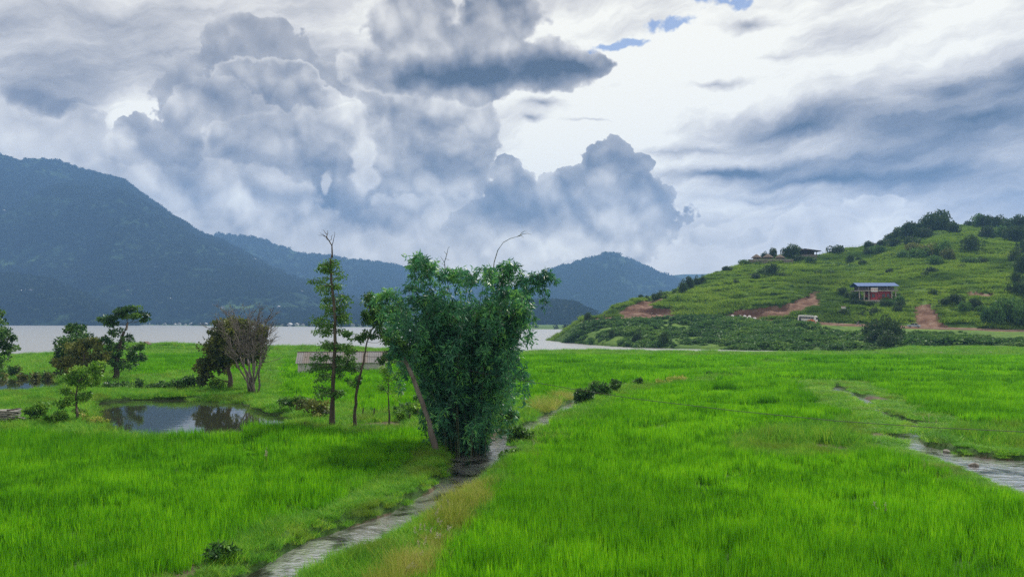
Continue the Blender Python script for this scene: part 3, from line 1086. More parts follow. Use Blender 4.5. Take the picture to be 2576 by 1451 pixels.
FARM = mountain('far_mountain', [(250, 2900, 640, 4100), (450, 2900, 600, 4100), (555, 2900, 590, 4100), (640, 2900, 598, 4100), (740, 2900, 632, 4100), (820, 2900, 645, 4100), (880, 2900, 652, 4100), (980, 2900, 666, 4100), (1100, 2900, 690, 5200),
                                 (1250, 2900, 722, 4100), (1400, 2900, 752, 4100), (1500, 2900, 790, 4100)], -1.0, MT2, 'hazy blue mountain ridge behind the tall slender tree', 220, 50, 0.8, 9)
PEAK = mountain('pointed_mountain', [(1180, 2900, 770, 3700), (1280, 2900, 735, 3700), (1330, 2900, 710, 3700), (1390, 2900, 680, 3700), (1440, 2900, 663, 3700), (1490, 2900, 650, 3700), (1520, 2900, 640, 3700), (1545, 2900, 637, 3700), (1570, 2900, 646, 3700), (1600, 2900, 660, 4300),
                                     (1650, 2900, 686, 3700), (1700, 2900, 702, 3700), (1780, 2900, 735, 3700), (1900, 2900, 770, 3700)], -1.0, MT2, 'pointed blue mountain above the lake right of the bamboo', 200, 50, 0.7, 13)
DIST = mountain('distant_ridge', [(1400, 3800, 740, 4600), (1550, 3800, 712, 4600), (1640, 3800, 700, 4600), (1720, 3800, 690, 4600), (1800, 3800, 688, 4600), (1950, 3800, 680, 4600), (2150, 3800, 690, 4600), (2400, 3800, 720, 4600)], -1.0, MT2,
                'faint distant ridge just left of the green hill', 120, 30, 0.5, 17)
KNOLL = mountain('wooded_knoll', [(1200, 1500, 790, 1750), (1290, 1480, 772, 1730), (1340, 1460, 764, 1720), (1400, 1450, 762, 1700), (1440, 1440, 766, 1690), (1470, 1440, 780, 1660), (1500, 1440, 796, 1600), (1530, 1450, 806, 1540)], -1.0, MT2,
                 'low dark wooded knoll on the far shore beside the bamboo', 110, 34, 0.7, 23, 0.2)
# flat land along the far shore
xs_ = np.linspace(-700, 1640, 120)
d0_ = np.interp(xs_, [-700, 0, 330, 560, 760, 950, 1200, 1310, 1450, 1640], [1790, 1760, 1560, 1230, 1130, 1040, 900, 820, 780, 760]) + 18 * fbm(xs_ / 30, xs_ * 0, 3, 71)
ss_ = np.array([0.0, 0.008, 0.05, 0.3, 1.0])[:, None]
D_ = d0_ + (3600 - d0_) * ss_
tag(link('far_shore', grid_mesh('far_shore', (xs_ - 1288)[None, :] / FV * D_ / math.cos(PITCH), D_, np.array([-2.5, -0.9, -0.7, -0.5, -0.5])[:, None] + 0 * D_,
                                mountain_material('far_shore_meadow', ((.045, .085, .025), (.085, .15, .035), (.14, .20, .06))))), 'thin pale green strip of far lake shore', None, None, 'structure')

# ------------------------------------------------------------------ air
hz = MB()
hz.box((0, 2400, 382), (9960, 5040, 780))
hm, hnt, hout = new_mat('air_haze')
pv_ = hnt.nodes.new('ShaderNodeVolumePrincipled')
pv_.inputs['Color'].default_value = (.28, .53, .97, 1)
pv_.inputs['Density'].default_value = 0.00017
pv_.inputs['Anisotropy'].default_value = 0.0
hnt.links.new(pv_.outputs[0], hout.inputs['Volume'])
tag(hz.build('haze', hm), 'blue haze over the valley', None, None, 'stuff')


# ------------------------------------------------------------------ blades, leaves, scatter
def blades(n, rng, base, h, w, lean, bend, wind=(0.0, 0.0), seg=2):
    """n tapering blades rooted at base (n,3); returns vertices and faces"""
    az = rng.uniform(0, 2 * np.pi, n)
    L = lean * np.sqrt(rng.uniform(0, 1, n))
    dirx, diry = np.cos(az) * L + wind[0], np.sin(az) * L + wind[1]
    fa = rng.uniform(0, np.pi, n)
    wx, wy = np.cos(fa), np.sin(fa)
    rows = []
    for k in range(seg):
        t = k / seg
        off = t + bend * t * t
        c = base + np.stack([dirx * h * off, diry * h * off, h * t * (1 - 0.12 * t * L)], -1)
        ww = (w * (1 - 0.35 * t))[:, None] * np.stack([wx, wy, 0 * wx], -1) * 0.5
        rows += [c - ww, c + ww]
    off = 1 + bend
    tip = base + np.stack([dirx * h * off, diry * h * off, h * (1 - 0.25 * bend * L)], -1)
    rows.append(tip)
    k = 2 * seg + 1
    v = np.stack(rows, 1).reshape(-1, 3)
    i = np.arange(n)[:, None] * k
    quads = [np.concatenate([i + 2 * s, i + 2 * s + 1, i + 2 * s + 3, i + 2 * s + 2], 1) for s in range(seg - 1)]
    tri = np.concatenate([i + 2 * seg - 2, i + 2 * seg - 1, i + 2 * seg], 1)
    return v, quads + [tri]


def join_parts(parts):
    vs_, out, n = [], {}, 0
    for v, fs in parts:
        vs_.append(v)
        for f in fs:
            f = np.asarray(f)
            if len(f):
                out.setdefault(f.shape[1], []).append(f + n)
        n += len(v)
    return np.concatenate(vs_), [np.concatenate(q) for q in out.values()]


def blade_patch(name, size, clumps, per, h, w, lean, bend, mat, seed, spread=0.05, wind=(0.03, 0.0), hvar=0.18):
    rng = np.random.default_rng(seed)
    g = int(round(math.sqrt(clumps)))
    cx, cy_ = np.meshgrid((np.arange(g) + .5) / g - .5, (np.arange(g) + .5) / g - .5)
    c = np.stack([cx.ravel(), cy_.ravel()], -1) * size + rng.normal(0, size / g * 0.28, (g * g, 2))
    ch = 1 + rng.normal(0, hvar * 0.6, g * g)
    b = np.repeat(c, per, 0) + rng.normal(0, spread, (g * g * per, 2))
    n = len(b)
    hh = h * np.repeat(ch, per) * (1 + rng.normal(0, hvar, n)).clip(0.35, 1.6)
    base = np.concatenate([b, np.full((n, 1), -0.04)], 1)
    v, f = blades(n, rng, base, hh, w * rng.uniform(.7, 1.3, n), lean, bend, wind)
    me = mesh_np(name, v, f, mat)
    add_attr(me, 'tone', np.repeat(np.repeat(rng.normal(0, .30, g * g), per) + rng.normal(0, .25, n), len(v) // n))
    o = bpy.data.objects.new(name, me)                            # a source for scattering; never linked to the scene
    return o


def leaf_quads(p, rng, length, width, droop=0.3, up=None, fold=False):
    """pointed leaves centred near p; up biases their direction"""
    n = len(p)
    d = rng.normal(0, 1, (n, 3))
    d[:, 2] -= droop * 2
    if up is not None:
        d = d + up
    d /= np.linalg.norm(d, axis=1)[:, None] + 1e-9
    a = np.cross(d, rng.normal(0, 1, (n, 3)))
    a /= np.linalg.norm(a, axis=1)[:, None] + 1e-9
    L = (length * rng.uniform(.6, 1.3, n))[:, None]
    W = (width * rng.uniform(.6, 1.3, n))[:, None]
    v = np.stack([p, p + d * L * .45 + a * W * .5, p + d * L, p + d * L * .45 - a * W * .5], 1).reshape(-1, 3)
    i = np.arange(n)[:, None] * 4
    return v, [np.concatenate([i, i + 1, i + 2, i + 3], 1)]


def scatter(name, pts, rz, scl, idx, sources, label, tilt=None):
    """many small plants as one mass: points carrying instances of the sources"""
    me = bpy.data.meshes.new(name)
    me.vertices.add(len(pts))
    me.vertices.foreach_set('co', np.ascontiguousarray(pts, np.float32).ravel())
    rot = np.zeros((len(pts), 3))
    rot[:, 2] = rz
    if tilt is not None:
        rot[:, :2] = tilt
    add_attr(me, 'rot', rot, 'POINT', 'FLOAT_VECTOR')
    s3 = np.asarray(scl, float)
    if s3.ndim == 1:
        s3 = np.repeat(s3[:, None], 3, 1)
    add_attr(me, 'scl', s3, 'POINT', 'FLOAT_VECTOR')
    add_attr(me, 'idx', idx, 'POINT', 'INT')
    o = link(name, me)
    ng = bpy.data.node_groups.new(name + '_scatter', 'GeometryNodeTree')
    ng.interface.new_socket('Geometry', in_out='INPUT', socket_type='NodeSocketGeometry')
    ng.interface.new_socket('Geometry', in_out='OUTPUT', socket_type='NodeSocketGeometry')
    N, L = ng.nodes, ng.links
    gi, go = N.new('NodeGroupInput'), N.new('NodeGroupOutput')
    ip = N.new('GeometryNodeInstanceOnPoints')
    L.new(gi.outputs[0], ip.inputs['Points'])
    jn = N.new('GeometryNodeJoinGeometry')
    for s in reversed(sources):               # the join lists its newest link first
        oi = N.new('GeometryNodeObjectInfo')
        oi.inputs['Object'].default_value = s
        oi.inputs['As Instance'].default_value = True
        L.new(oi.outputs['Geometry'], jn.inputs[0])
    L.new(jn.outputs[0], ip.inputs['Instance'])
    ip.inputs['Pick Instance'].default_value = True

    def named(nm, typ):
        a = N.new('GeometryNodeInputNamedAttribute')
        a.data_type = typ
        a.inputs['Name'].default_value = nm
        return a.outputs[0]
    L.new(named('idx', 'INT'), ip.inputs['Instance Index'])
    e2r = N.new('FunctionNodeEulerToRotation')
    L.new(named('rot', 'FLOAT_VECTOR'), e2r.inputs[0])
    L.new(e2r.outputs[0], ip.inputs['Rotation'])
    L.new(named('scl', 'FLOAT_VECTOR'), ip.inputs['Scale'])
    L.new(ip.outputs[0], go.inputs[0])
    md = o.modifiers.new('scatter', 'NODES')
    md.node_group = ng
    return tag(o, label, None, None, 'stuff')


# ------------------------------------------------------------------ paddies and banks
RICE_FRONT = gpoly([(-700, 2600), (200, 2000), (300, 1600), (395, 1452), (600, 1340), (800, 1266), (950, 1198), (1040, 1136), (1086, 1092), (1062, 1078), (900, 1086), (760, 1078), (600, 1074), (480, 1092), (350, 1104), (240, 1094), (100, 1082), (-700, 1082)], 0.35)
RICE_RIGHT = gpoly([(1500, 2600), (960, 1700), (1060, 1460), (1130, 1375), (1210, 1268), (1290, 1172), (1372, 1102), (1445, 1052), (1530, 1008), (1610, 978), (1700, 964), (1800, 950), (1900, 930), (2000, 894), (4200, 896), (4200, 2600)], 0.35)
RICE_FAR = gpoly([(1285, 894), (2000, 894), (1900, 930), (1790, 944), (1690, 955), (1600, 966), (1500, 978), (1430, 982), (1340, 1008), (1290, 1030), (1250, 1040), (1230, 960)], 0.35)
RICE_MID = gpoly([(655, 990), (672, 940), (672, 893), (745, 897), (770, 905), (960, 905), (1100, 905), (1100, 1010), (1000, 1030), (880, 1015), (760, 1000)], 0.35)
RICE_BACK = gpoly([(330, 893), (500, 891), (640, 893), (660, 940), (500, 938), (420, 936), (335, 940)], 0.35)
MEADOW = gpoly([(1830, 1100), (1960, 1074), (2110, 1062), (2130, 1035), (2090, 1000), (2070, 966), (2130, 962), (2260, 1008), (2330, 1040), (2440, 1072), (2800, 1075), (2800, 1330), (2560, 1250), (2440, 1205), (2340, 1160), (2230, 1132), (2100, 1158), (1950, 1156), (1840, 1140)], 0.1)
YELLOW = gpoly([(1340, 1012), (1420, 988), (1448, 992), (1440, 1020), (1400, 1045), (1350, 1060), (1330, 1040)], 0.1)
DRY = gpoly([(930, 1480), (1050, 1380), (1105, 1310), (1150, 1265), (1215, 1215), (1235, 1225), (1180, 1300), (1120, 1380), (1060, 1460), (1000, 1560), (900, 1560)], 0.1)
BUNDS = [[(1270, 940), (1500, 936), (1760, 925)], [(1380, 912), (1600, 916), (1850, 908), (2100, 912), (2300, 922)], [(2000, 905), (2300, 903), (2600, 906)], [(2030, 938), (2150, 946), (2260, 955)],
         [(2240, 962), (2420, 958), (2600, 962)], [(1800, 985), (1950, 975), (2060, 978)], [(1700, 1010), (1900, 1018), (2040, 1010)], [(2180, 935), (2400, 930), (2600, 934)],
         [(690, 1000), (690, 900)], [(1550, 1090), (1700, 1060)], [(1760, 1250), (1850, 1180)], [(2230, 1330), (2120, 1240)], [(625, 1150), (610, 1090)], [(640, 1190), (625, 1150)],
         [(60, 1300), (330, 1310)], [(1900, 955), (2000, 948)], [(1300, 962), (1420, 958)]]


def seg_dist(x, y, pts):
    d = np.full(np.shape(x), 1e9)
    for a, b in zip(pts[:-1], pts[1:]):
        a, b = np.array(a), np.array(b)
        ab = b - a
        t = np.clip(((x - a[0]) * ab[0] + (y - a[1]) * ab[1]) / (ab @ ab + 1e-9), 0, 1)
        d = np.minimum(d, np.hypot(x - a[0] - t * ab[0], y - a[1] - t * ab[1]))
    return d


def jgrid(x0, x1, y0, y1, step, rng, jit=0.45):
    gx, gy = np.meshgrid(np.arange(x0, x1, step), np.arange(y0, y1, step))
    x = gx.ravel() + rng.uniform(-jit, jit, gx.size) * step
    y = gy.ravel() + rng.uniform(-jit, jit, gx.size) * step
    return x, y


def in_view(x, y, margin=0.09):
    u = x / np.maximum(y, 1)
    return np.abs(u) < 0.65 + margin + 2.5 / np.maximum(y, 1)


rng = np.random.default_rng(11)
RNEAR = [blade_patch('rice_tuft', 1.2, 36, 9, .66, .021, .16, .40, M['rice'], 100 + k, .032, hvar=.15) for k in range(6)]
RMID = [blade_patch('rice_tuft', 2.2, 81, 7, .68, .036, .18, .40, M['rice'], 120 + k, .05, hvar=.16) for k in range(5)]
RFAR = [blade_patch('rice_tuft', 4.2, 144, 7, .70, .070, .22, .4, M['rice'], 140 + k, .13) for k in range(4)]
GNEAR = [blade_patch('grass_tuft', 0.62, 36, 9, .20, .013, .75, .9, M['bank_grass'], 160 + k, .05, hvar=.4) for k in range(5)]
GMID = [blade_patch('grass_tuft', 2.2, 121, 8, .26, .028, .7, .8, M['bank_grass'], 180 + k, .09, hvar=.45) for k in range(4)]
DNEAR = [blade_patch('dry_grass_tuft', 1.0, 49, 9, .34, .012, .6, .8, M['dry_grass'], 190 + k, .06, hvar=.4) for k in range(3)]

LODS = ((9, 50, 0.95, 0), (50, 100, 1.8, 1), (100, 245, 3.2, 2))


def water_d(x, y):
    d = np.full(np.shape(x), 1e9)
    for w in WATERS:
        d = np.minimum(d, sdist(w, x, y))
    return d


def land(x, y):
    u = x / np.maximum(y, 1)
    return y < np.interp(u, SH_U, SH_D) - 1.0


def scatter_rice():
    fields = {'left': ([RICE_FRONT], 'bright green rice paddy in the left foreground'), 'right': ([RICE_RIGHT], 'wide bright green rice paddy filling the right foreground'),
              'far': ([RICE_FAR], 'rice paddy beyond the stream right of the bamboo'), 'mid': ([RICE_MID, RICE_BACK], 'rice paddy around the tin roofed shed')}
    got = {k: [] for k in fields}
    for y0, y1, step, lod in LODS:
        x, y = jgrid(-0.8 * y1, 0.8 * y1, y0, y1, step, rng)
        k = in_view(x, y) & land(x, y) & (y >= y0) & (y < y1)
        x, y = x[k], y[k]
        wd = water_d(x, y)
        mead = np.minimum(sdist(MEADOW, x, y), sdist(STREAM2, x, y) - .045 * y)
        bd = np.full(x.shape, 1e9)
        for b in BUNDS:
            g = [gnd(px, py, .3) for px, py in b]
            wdt = 0.35 + 0.032 * np.maximum(y - 35, 0)
            bd = np.minimum(bd, seg_dist(x, y, g) / wdt)
        thin = fbm(x / 5, y / 5, 3, 77)
        for nm, (polys, lab) in fields.items():
            for p in polys:
                sd = sdist(p, x, y) + 0.5 * fbm(x / 2.5, y / 2.5, 2, 78)
                m = (sd < -0.1) & (wd > 1.1) & (bd > -1.0) & (mead > 0.4 if nm == 'right' else True)
                xx, yy = x[m], y[m]
                edge = sstep(0, -2.0, sd[m])
                s = (0.80 + 0.20 * edge) * (1.0 + 0.50 * thin[m] + 0.16 * fbm(xx / 26, yy / 26, 2, 79)) * np.where((bd[m] > 1.0) & (bd[m] < 1.5), 1.10, 1.0) * np.where(bd[m] < 1.0, 0.34, 1.0)
                got[nm].append((xx, yy, s, np.full(len(xx), lod)))
    srcs = RNEAR + RMID + RFAR
    off, cnt = (0, 6, 11), (6, 5, 4)
    # one field, one mass of blades
    for nm, (polys, lab) in fields.items():
        x, y, s, lod = (np.concatenate([q[k] for q in got[nm]]) for k in range(4))
        if not len(x):
            continue
        z = ground_z(x, y)
        idx = np.array([off[int(l)] + rng.integers(0, cnt[int(l)]) for l in lod])
        rz = rng.uniform(0, 2 * np.pi, len(x))
        sc = np.stack([0.95 + 0 * s, 0.95 + 0 * s, s], -1)
        tl = np.stack([0.10 * fbm(x / 7, y / 7, 2, 90), 0.10 * fbm(x / 7, y / 7, 2, 91)], -1)
        scatter('rice_paddy', np.stack([x, y, z], -1), rz, sc, idx, srcs, lab, tl)


def scatter_banks():
    bx, dx_ = [], []
    for y0, y1, step, lod in LODS:
        x, y = jgrid(-0.8 * y1, 0.8 * y1, y0, y1, step * (.48 if lod == 0 else .75), rng)
        k = in_view(x, y) & land(x, y) & (y >= y0) & (y < y1)
        x, y = x[k], y[k]
        wd = water_d(x, y)
        pd = np.minimum(np.minimum(sdist(POND, x, y), sdist(POND2, x, y)), sdist(CHAN, x, y))
        ok = wd > np.where(pd < wd + .01, 0.15, np.where(y < 60, 0.34, 0.6)) + 0.2 * fbm(x / 2, y / 2, 2, 96)
        for p in (RICE_FRONT, RICE_RIGHT, RICE_FAR, RICE_MID, RICE_BACK):
            rm = (sdist(p, x, y) < -1.2)
            if p is RICE_RIGHT:
                rm &= np.minimum(sdist(MEADOW, x, y), sdist(STREAM2, x, y) - .045 * y) > 0.8
            ok &= ~rm
        for (cx, cy_), rx, ry in SOIL_SPOTS:
            g = np.array(gnd(cx, cy_, 0.1))
            s = g[1] / FV
            q = ((x - g[0]) / (rx * s)) ** 2 + ((y - g[1]) / (ry * s * g[1] / CAM_H)) ** 2
            ok &= q > 0.5 + 0.5 * rng.uniform(0, 1, len(x))
        dry = ((sdist(DRY, x, y) < 0) | (sdist(YELLOW, x, y) < 0)) & (rng.uniform(0, 1, len(x)) < 0.45)
        tall = 1.0 + 1.5 * np.clip(fbm(x / 3.5, y / 3.5, 3, 98) + 0.1, 0, 1) * sstep(0.2, 1.2, wd)
        tall = tall * np.where(sdist(STREAM2, x, y) < .05 * y, .6, np.where(sdist(MEADOW, x, y) < 0, 1.4, 1.0))
        m = ok & ~dry
        bx.append((x[m], y[m], tall[m], np.full(m.sum(), lod)))
        m = ok & dry
        dx_.append((x[m], y[m], tall[m], np.full(m.sum(), lod)))
    x, y, s, lod = (np.concatenate([q[k] for q in bx]) for k in range(4))
    idx = np.where(lod == 0, rng.integers(0, 5, len(x)), 5 + rng.integers(0, 4, len(x)))
    sc = np.stack([np.where(lod == 2, 1.7, 1.0), np.where(lod == 2, 1.7, 1.0), s * np.where(lod == 2, 1.3, 1.0)], -1)
    scatter('bank_grass', np.stack([x, y, ground_z(x, y)], -1), rng.uniform(0, 6.28, len(x)), sc, idx, GNEAR + GMID, 'short rough grass on the banks of stream and pond')
    x, y, s, lod = (np.concatenate([q[k] for q in dx_]) for k in range(4))
    scatter('dry_grass', np.stack([x, y, ground_z(x, y)], -1), rng.uniform(0, 6.28, len(x)), np.stack([1 + lod, 1 + lod, s + .3 * lod], -1), rng.integers(0, 3, len(x)), DNEAR,
            'yellowing dry grass along the right bank of the stream')


scatter_rice()
scatter_banks()


# ------------------------------------------------------------------ hill cover, scrub, far forest
def crown_mesh(name, rng, n, r, leaf, mat, lobes_=9, squash=.8, flat=0.0):
    """an irregular crown of leaf clumps around the origin, base at z = 0"""
    c = rng.normal(0, 1, (lobes_, 3))
    c /= np.linalg.norm(c, axis=1)[:, None]
    c *= rng.uniform(.35, .75, lobes_)[:, None] * r
    c[:, 2] = np.abs(c[:, 2]) * squash + .28 * r
    lr = rng.uniform(.30, .52, lobes_) * r
    k = rng.integers(0, lobes_, n)
    d = rng.normal(0, 1, (n, 3))
    d /= np.linalg.norm(d, axis=1)[:, None]
    p = c[k] + d * (lr[k] * rng.uniform(.55, 1.05, n) ** .5)[:, None] * np.array([1, 1, squash])
    p[:, 2] = np.maximum(p[:, 2], 0.02 * r)
    v, f = leaf_quads(p, rng, leaf, leaf * .62, .15, d * 1.2)
    return mesh_np(name, v, f, mat)


def src(name, me):
    return bpy.data.objects.new(name, me)


rng = np.random.default_rng(21)
SCRUB = [src('scrub_bush', crown_mesh('scrub_bush', rng, 240, 1.0, .34, M['scrub'], 6, .7)) for k in range(6)]
HTUFT = [blade_patch('hill_grass_tuft', 3.4, 49, 6, .75, .11, .7, .6, M['hill_grass'], 210 + k, .18, hvar=.4) for k in range(4)]
FTREE = [src('forest_tree', crown_mesh('forest_tree', rng, 60, 1.0, .62, M['forest'], 5, .8)) for k in range(5)]


def pick_grid(Xg, Yg, Zg, n, rng, weight=None):
    """random points on a grid surface, even in area"""
    a = np.stack([Xg, Yg, Zg], -1)
    e1, e2 = a[:-1, 1:] - a[:-1, :-1], a[1:, :-1] - a[:-1, :-1]
    ar = np.linalg.norm(np.cross(e1, e2), axis=-1)
    if weight is not None:
        ar = ar * weight[:-1, :-1]
    cdf = np.cumsum(ar.ravel())
    k = np.searchsorted(cdf, rng.uniform(0, cdf[-1], n))
    i, j = np.unravel_index(np.clip(k, 0, ar.size - 1), ar.shape)
    s, t = rng.uniform(0, 1, n)[:, None], rng.uniform(0, 1, n)[:, None]
    p = a[i, j] * (1 - s) * (1 - t) + a[i, j + 1] * s * (1 - t) + a[i + 1, j] * (1 - s) * t + a[i + 1, j + 1] * s * t
    return p, i, j


front = (np.arange(NROW) < .95 * NROW)[:, None] * np.ones(HD.shape)
nosoil = (HSOIL < .35) * front * (HX < 2640)[None, :]
p_, i_, j_ = pick_grid(HWX, HD, HZ, 17000, rng, nosoil * (HD - _rd > 3))
s_ = (.8 + .9 * np.clip(fbm(p_[:, 0] / 18, p_[:, 1] / 18, 3, 131) + .25, 0, 1))
scatter('hillside_grass', p_, rng.uniform(0, 6.28, len(p_)), s_, rng.integers(0, 4, len(p_)), HTUFT, 'long grass covering the slope of the green hill')
# scrub: dense below the road, patchy above
below = sstep(0, 5, _rd - 3.6 - HD - 6.0 * sstep(1950, 2050, HX)[None, :])
dens = below * np.clip(.55 + 1.6 * fbm(HWX / 16, HD / 10, 3, 137), .05, 1.6) + (1 - sstep(0, 3, _rd + 4 - HD)) * (1 - below) * (1 - _onroad) * .10 * np.clip(3.2 * fbm(HWX / 26, HD / 22, 3, 139), 0, 1.5)
verge = sstep(22, 15, _rd - HD) * sstep(2268, 2280, HX)[None, :]      # mown verge under the road on the right
dens = dens * (1 - .92 * verge) * nosoil * sstep(1392, 1440, HX)[None, :]
p_, i_, j_ = pick_grid(HWX, HD, HZ, 4300, rng, dens)
dd = np.clip(fbm(p_[:, 0] / 16, p_[:, 1] / 10, 3, 137) * 2 + .5, 0, 1)
s_ = rng.lognormal(0.0, .35, len(p_)) * (.75 + .75 * dd) * np.where(below[i_, j_] > .5, 1.05, .85)
s_ = s_.clip(.4, 2.6)
_gap = (_rd - HD)[i_, j_]
s_ = np.where((HX[j_] > 2262) & (_gap > 0) & (_gap < 36), s_ * .5, s_)
p_[:, 2] -= .25
scatter('hillside_scrub', p_, rng.uniform(0, 6.28, len(p_)), np.stack([s_ * 1.25, s_ * 1.25, s_], -1), rng.integers(0, 6, len(p_)), SCRUB, 'dense green scrub covering the bank below the hill road')
# far forest
fp, fs = [], []
for (Xw, D, Z), n, r0 in ((BIG, 30000, 9), (SPUR, 7000, 8), (KNOLL, 3500, 8), (PEAK, 5000, 13), (FARM, 6000, 14)):
    w_ = np.clip(.75 + 1.5 * fbm(Xw / 160, Z / 60, 3, 151), .1, 1.5)
    w_[-2:] = 0
    p_, i_, j_ = pick_grid(Xw, D, Z, n, rng, w_)
    p_[:, 2] -= 1.5
    fp.append(p_)
    fs.append(rng.uniform(.6, 1.25, n) * r0)
p_ = np.concatenate(fp)
s_ = np.concatenate(fs)
ok = np.abs(p_[:, 0] / p_[:, 1]) < .72
p_, s_ = p_[ok], s_[ok]
scatter('mountain_forest', p_, rng.uniform(0, 6.28, len(p_)), np.stack([s_, s_, s_ * .9], -1), rng.integers(0, 5, len(p_)), FTREE, 'unbroken forest covering the blue mountains')
# trees fringing the far shore
n_ = 900
xs2 = rng.uniform(-600, 1500, n_)
D2 = np.interp(xs2, xs_, d0_) + 10 + rng.exponential(60, n_)
keep = (xs2 < 1180) | (rng.uniform(0, 1, n_) < .12)
p_ = np.stack([(xs2 - 1288) / FV * D2, D2, np.full(n_, -1.0)], -1)[keep]
s_ = rng.uniform(1.5, 4.5, len(p_))
scatter('shore_trees', p_, rng.uniform(0, 6.28, len(p_)), s_, rng.integers(0, 5, len(p_)), FTREE, 'dark line of small trees fringing the far shore')


# ------------------------------------------------------------------ trees near the stream and pond
def curve3(a, b, bow, n=5, rng=None, wob=0.0):
    a, b = Vector(a), Vector(b)
    out = []
    for i in range(n + 1):
        t = i / n
        p = a.lerp(b, t) + Vector(bow) * (4 * t * (1 - t))
        if rng is not None and 0 < i < n:
            p += Vector(rng.normal(0, wob, 3))
        out.append(p)
    return out


def foliage(rng, centre, rad, n, leaf, aspect, droop, clumps, shell=0.75):
    """leaves in clumps spread through an ellipsoid, thinner at its heart"""
    d = rng.normal(0, 1, (clumps, 3))
    d /= np.linalg.norm(d, axis=1)[:, None]
    cc = d * (rng.uniform(0, 1, clumps) ** (1 / 2.2))[:, None] * shell
    k = rng.integers(0, clumps, n)
    cr = rng.uniform(.22, .46, clumps)
    e = rng.normal(0, 1, (n, 3))
    e /= np.linalg.norm(e, axis=1)[:, None]
    p = cc[k] + e * (cr[k] * rng.uniform(0, 1, n) ** .45)[:, None]
    P = np.array(centre) + p * np.array(rad)
    v, f = leaf_quads(P, rng, leaf, leaf * aspect, droop, e * .9)
    foliage.tone.append(np.repeat(rng.normal(0, .55, clumps)[k], 4))
    return (v, f), np.array(centre) + cc * np.array(rad)


foliage.tone = []


def take_tone(me):
    add_attr(me, 'tone', np.concatenate(foliage.tone))
    foliage.tone.clear()
    return me


def tree(name, label, cat, D, trunk, r0, lobes_, leaf, mat, bark, seed, aspect=.55, droop=.2, dens=1.0, group=None, rtip=.35, limb=.30, twigs=5, extra=None, shell=.75):
    """trunk: survey points from the ground up; lobes: x, y, half width, half height, leaves"""
    rg = np.random.default_rng(seed)
    k = D / FV
    base = at(trunk[0][0], trunk[0][1], D)
    base.z = float(ground_z(base.x, base.y)) - .15
    root = thing(name, base, label, cat, group)
    inv = -base
    pts = [Vector((0, 0, 0))]
    for i, (x, y) in enumerate(trunk[1:]):
        pts.append(at(x, y, D + rg.normal(0, .25)) + inv)
    rad = [r0 * (1 - (1 - rtip) * i / (len(pts) - 1)) for i in range(len(pts))]
    rad[0] *= 1.35
    fine, fr = [], []
    for i in range(len(pts) - 1):
        for t in (0, .33, .66):
            fine.append(pts[i].lerp(pts[i + 1], t) + Vector(rg.normal(0, r0 * .22, 3)) * (1 if i + t else 0))
            fr.append((rad[i] * (1 - t) + rad[i + 1] * t) * rg.uniform(.93, 1.07))
    fine.append(pts[-1])
    fr.append(rad[-1])
    tr = MB()
    tr.tube(fine, fr, 9)
    parts = []
    for lx, ly, rx, ry, n in lobes_:
        c = at(lx, ly, D + rg.uniform(-.55, .55) * rx * k) + inv
        fol, cc = foliage(rg, c, (rx * k, rx * k * .9, ry * k), int(n * dens), leaf, aspect, droop, max(5, int(rx * ry / 60)), shell)
        parts.append(fol)
        # limb from the trunk to this mass, twigs into its clumps
        cand = [(q, w) for q, w in zip(fine, fr) if q.z < c.z - .15 * ry * k] or [(fine[0], fr[0])]
        q, w = min(cand, key=lambda t: (t[0] - c).length + .5 * abs(c.z - t[0].z))
        rb = max(.02, w * limb)
        br = curve3(q, c, (0, 0, -.06 * (c - q).length), 5, rg, .03 * (c - q).length)
        tr.tube(br, [rb * (1 - .6 * i / 5) for i in range(6)], 6)
        for j in rg.permutation(len(cc))[:twigs]:
            s0 = br[int(rg.integers(2, 5))]
            tr.tube(curve3(s0, cc[j], (0, 0, .05), 3, rg, .04), [rb * .42, rb * .33, rb * .22, rb * .1], 4, False)
    if extra:
        extra(tr, rg, k, inv, D)
    tr.build('trunk', bark, root, True)
    if parts:
        v, f = join_parts(parts)
        link('crown', take_tone(mesh_np('crown', v, f, mat)), root)
    return root


def dist_at(yv, z=0.0):
    return gnd(1288, yv, z)[1]


D7 = dist_at(1074)


def dead_top(tr, rg, k, inv, D):
    q = at(836, 648, D) + inv
    a, b, c = at(835, 618, D) + inv, at(828, 606, D) + inv, at(822, 596, D) + inv
    tr.tube([q, a, b, c], [.07, .05, .04, .03], 5)
    for s, e in ((a, (842, 583)), (b, (805, 586)), (c, (812, 578)), (c, (800, 592)), (b, (836, 590)), (c, (824, 580))):
        tr.tube(curve3(s, at(e[0], e[1], D) + inv, (.05, 0, .04), 4, rg, .03), [.03, .025, .02, .016, .01], 4)


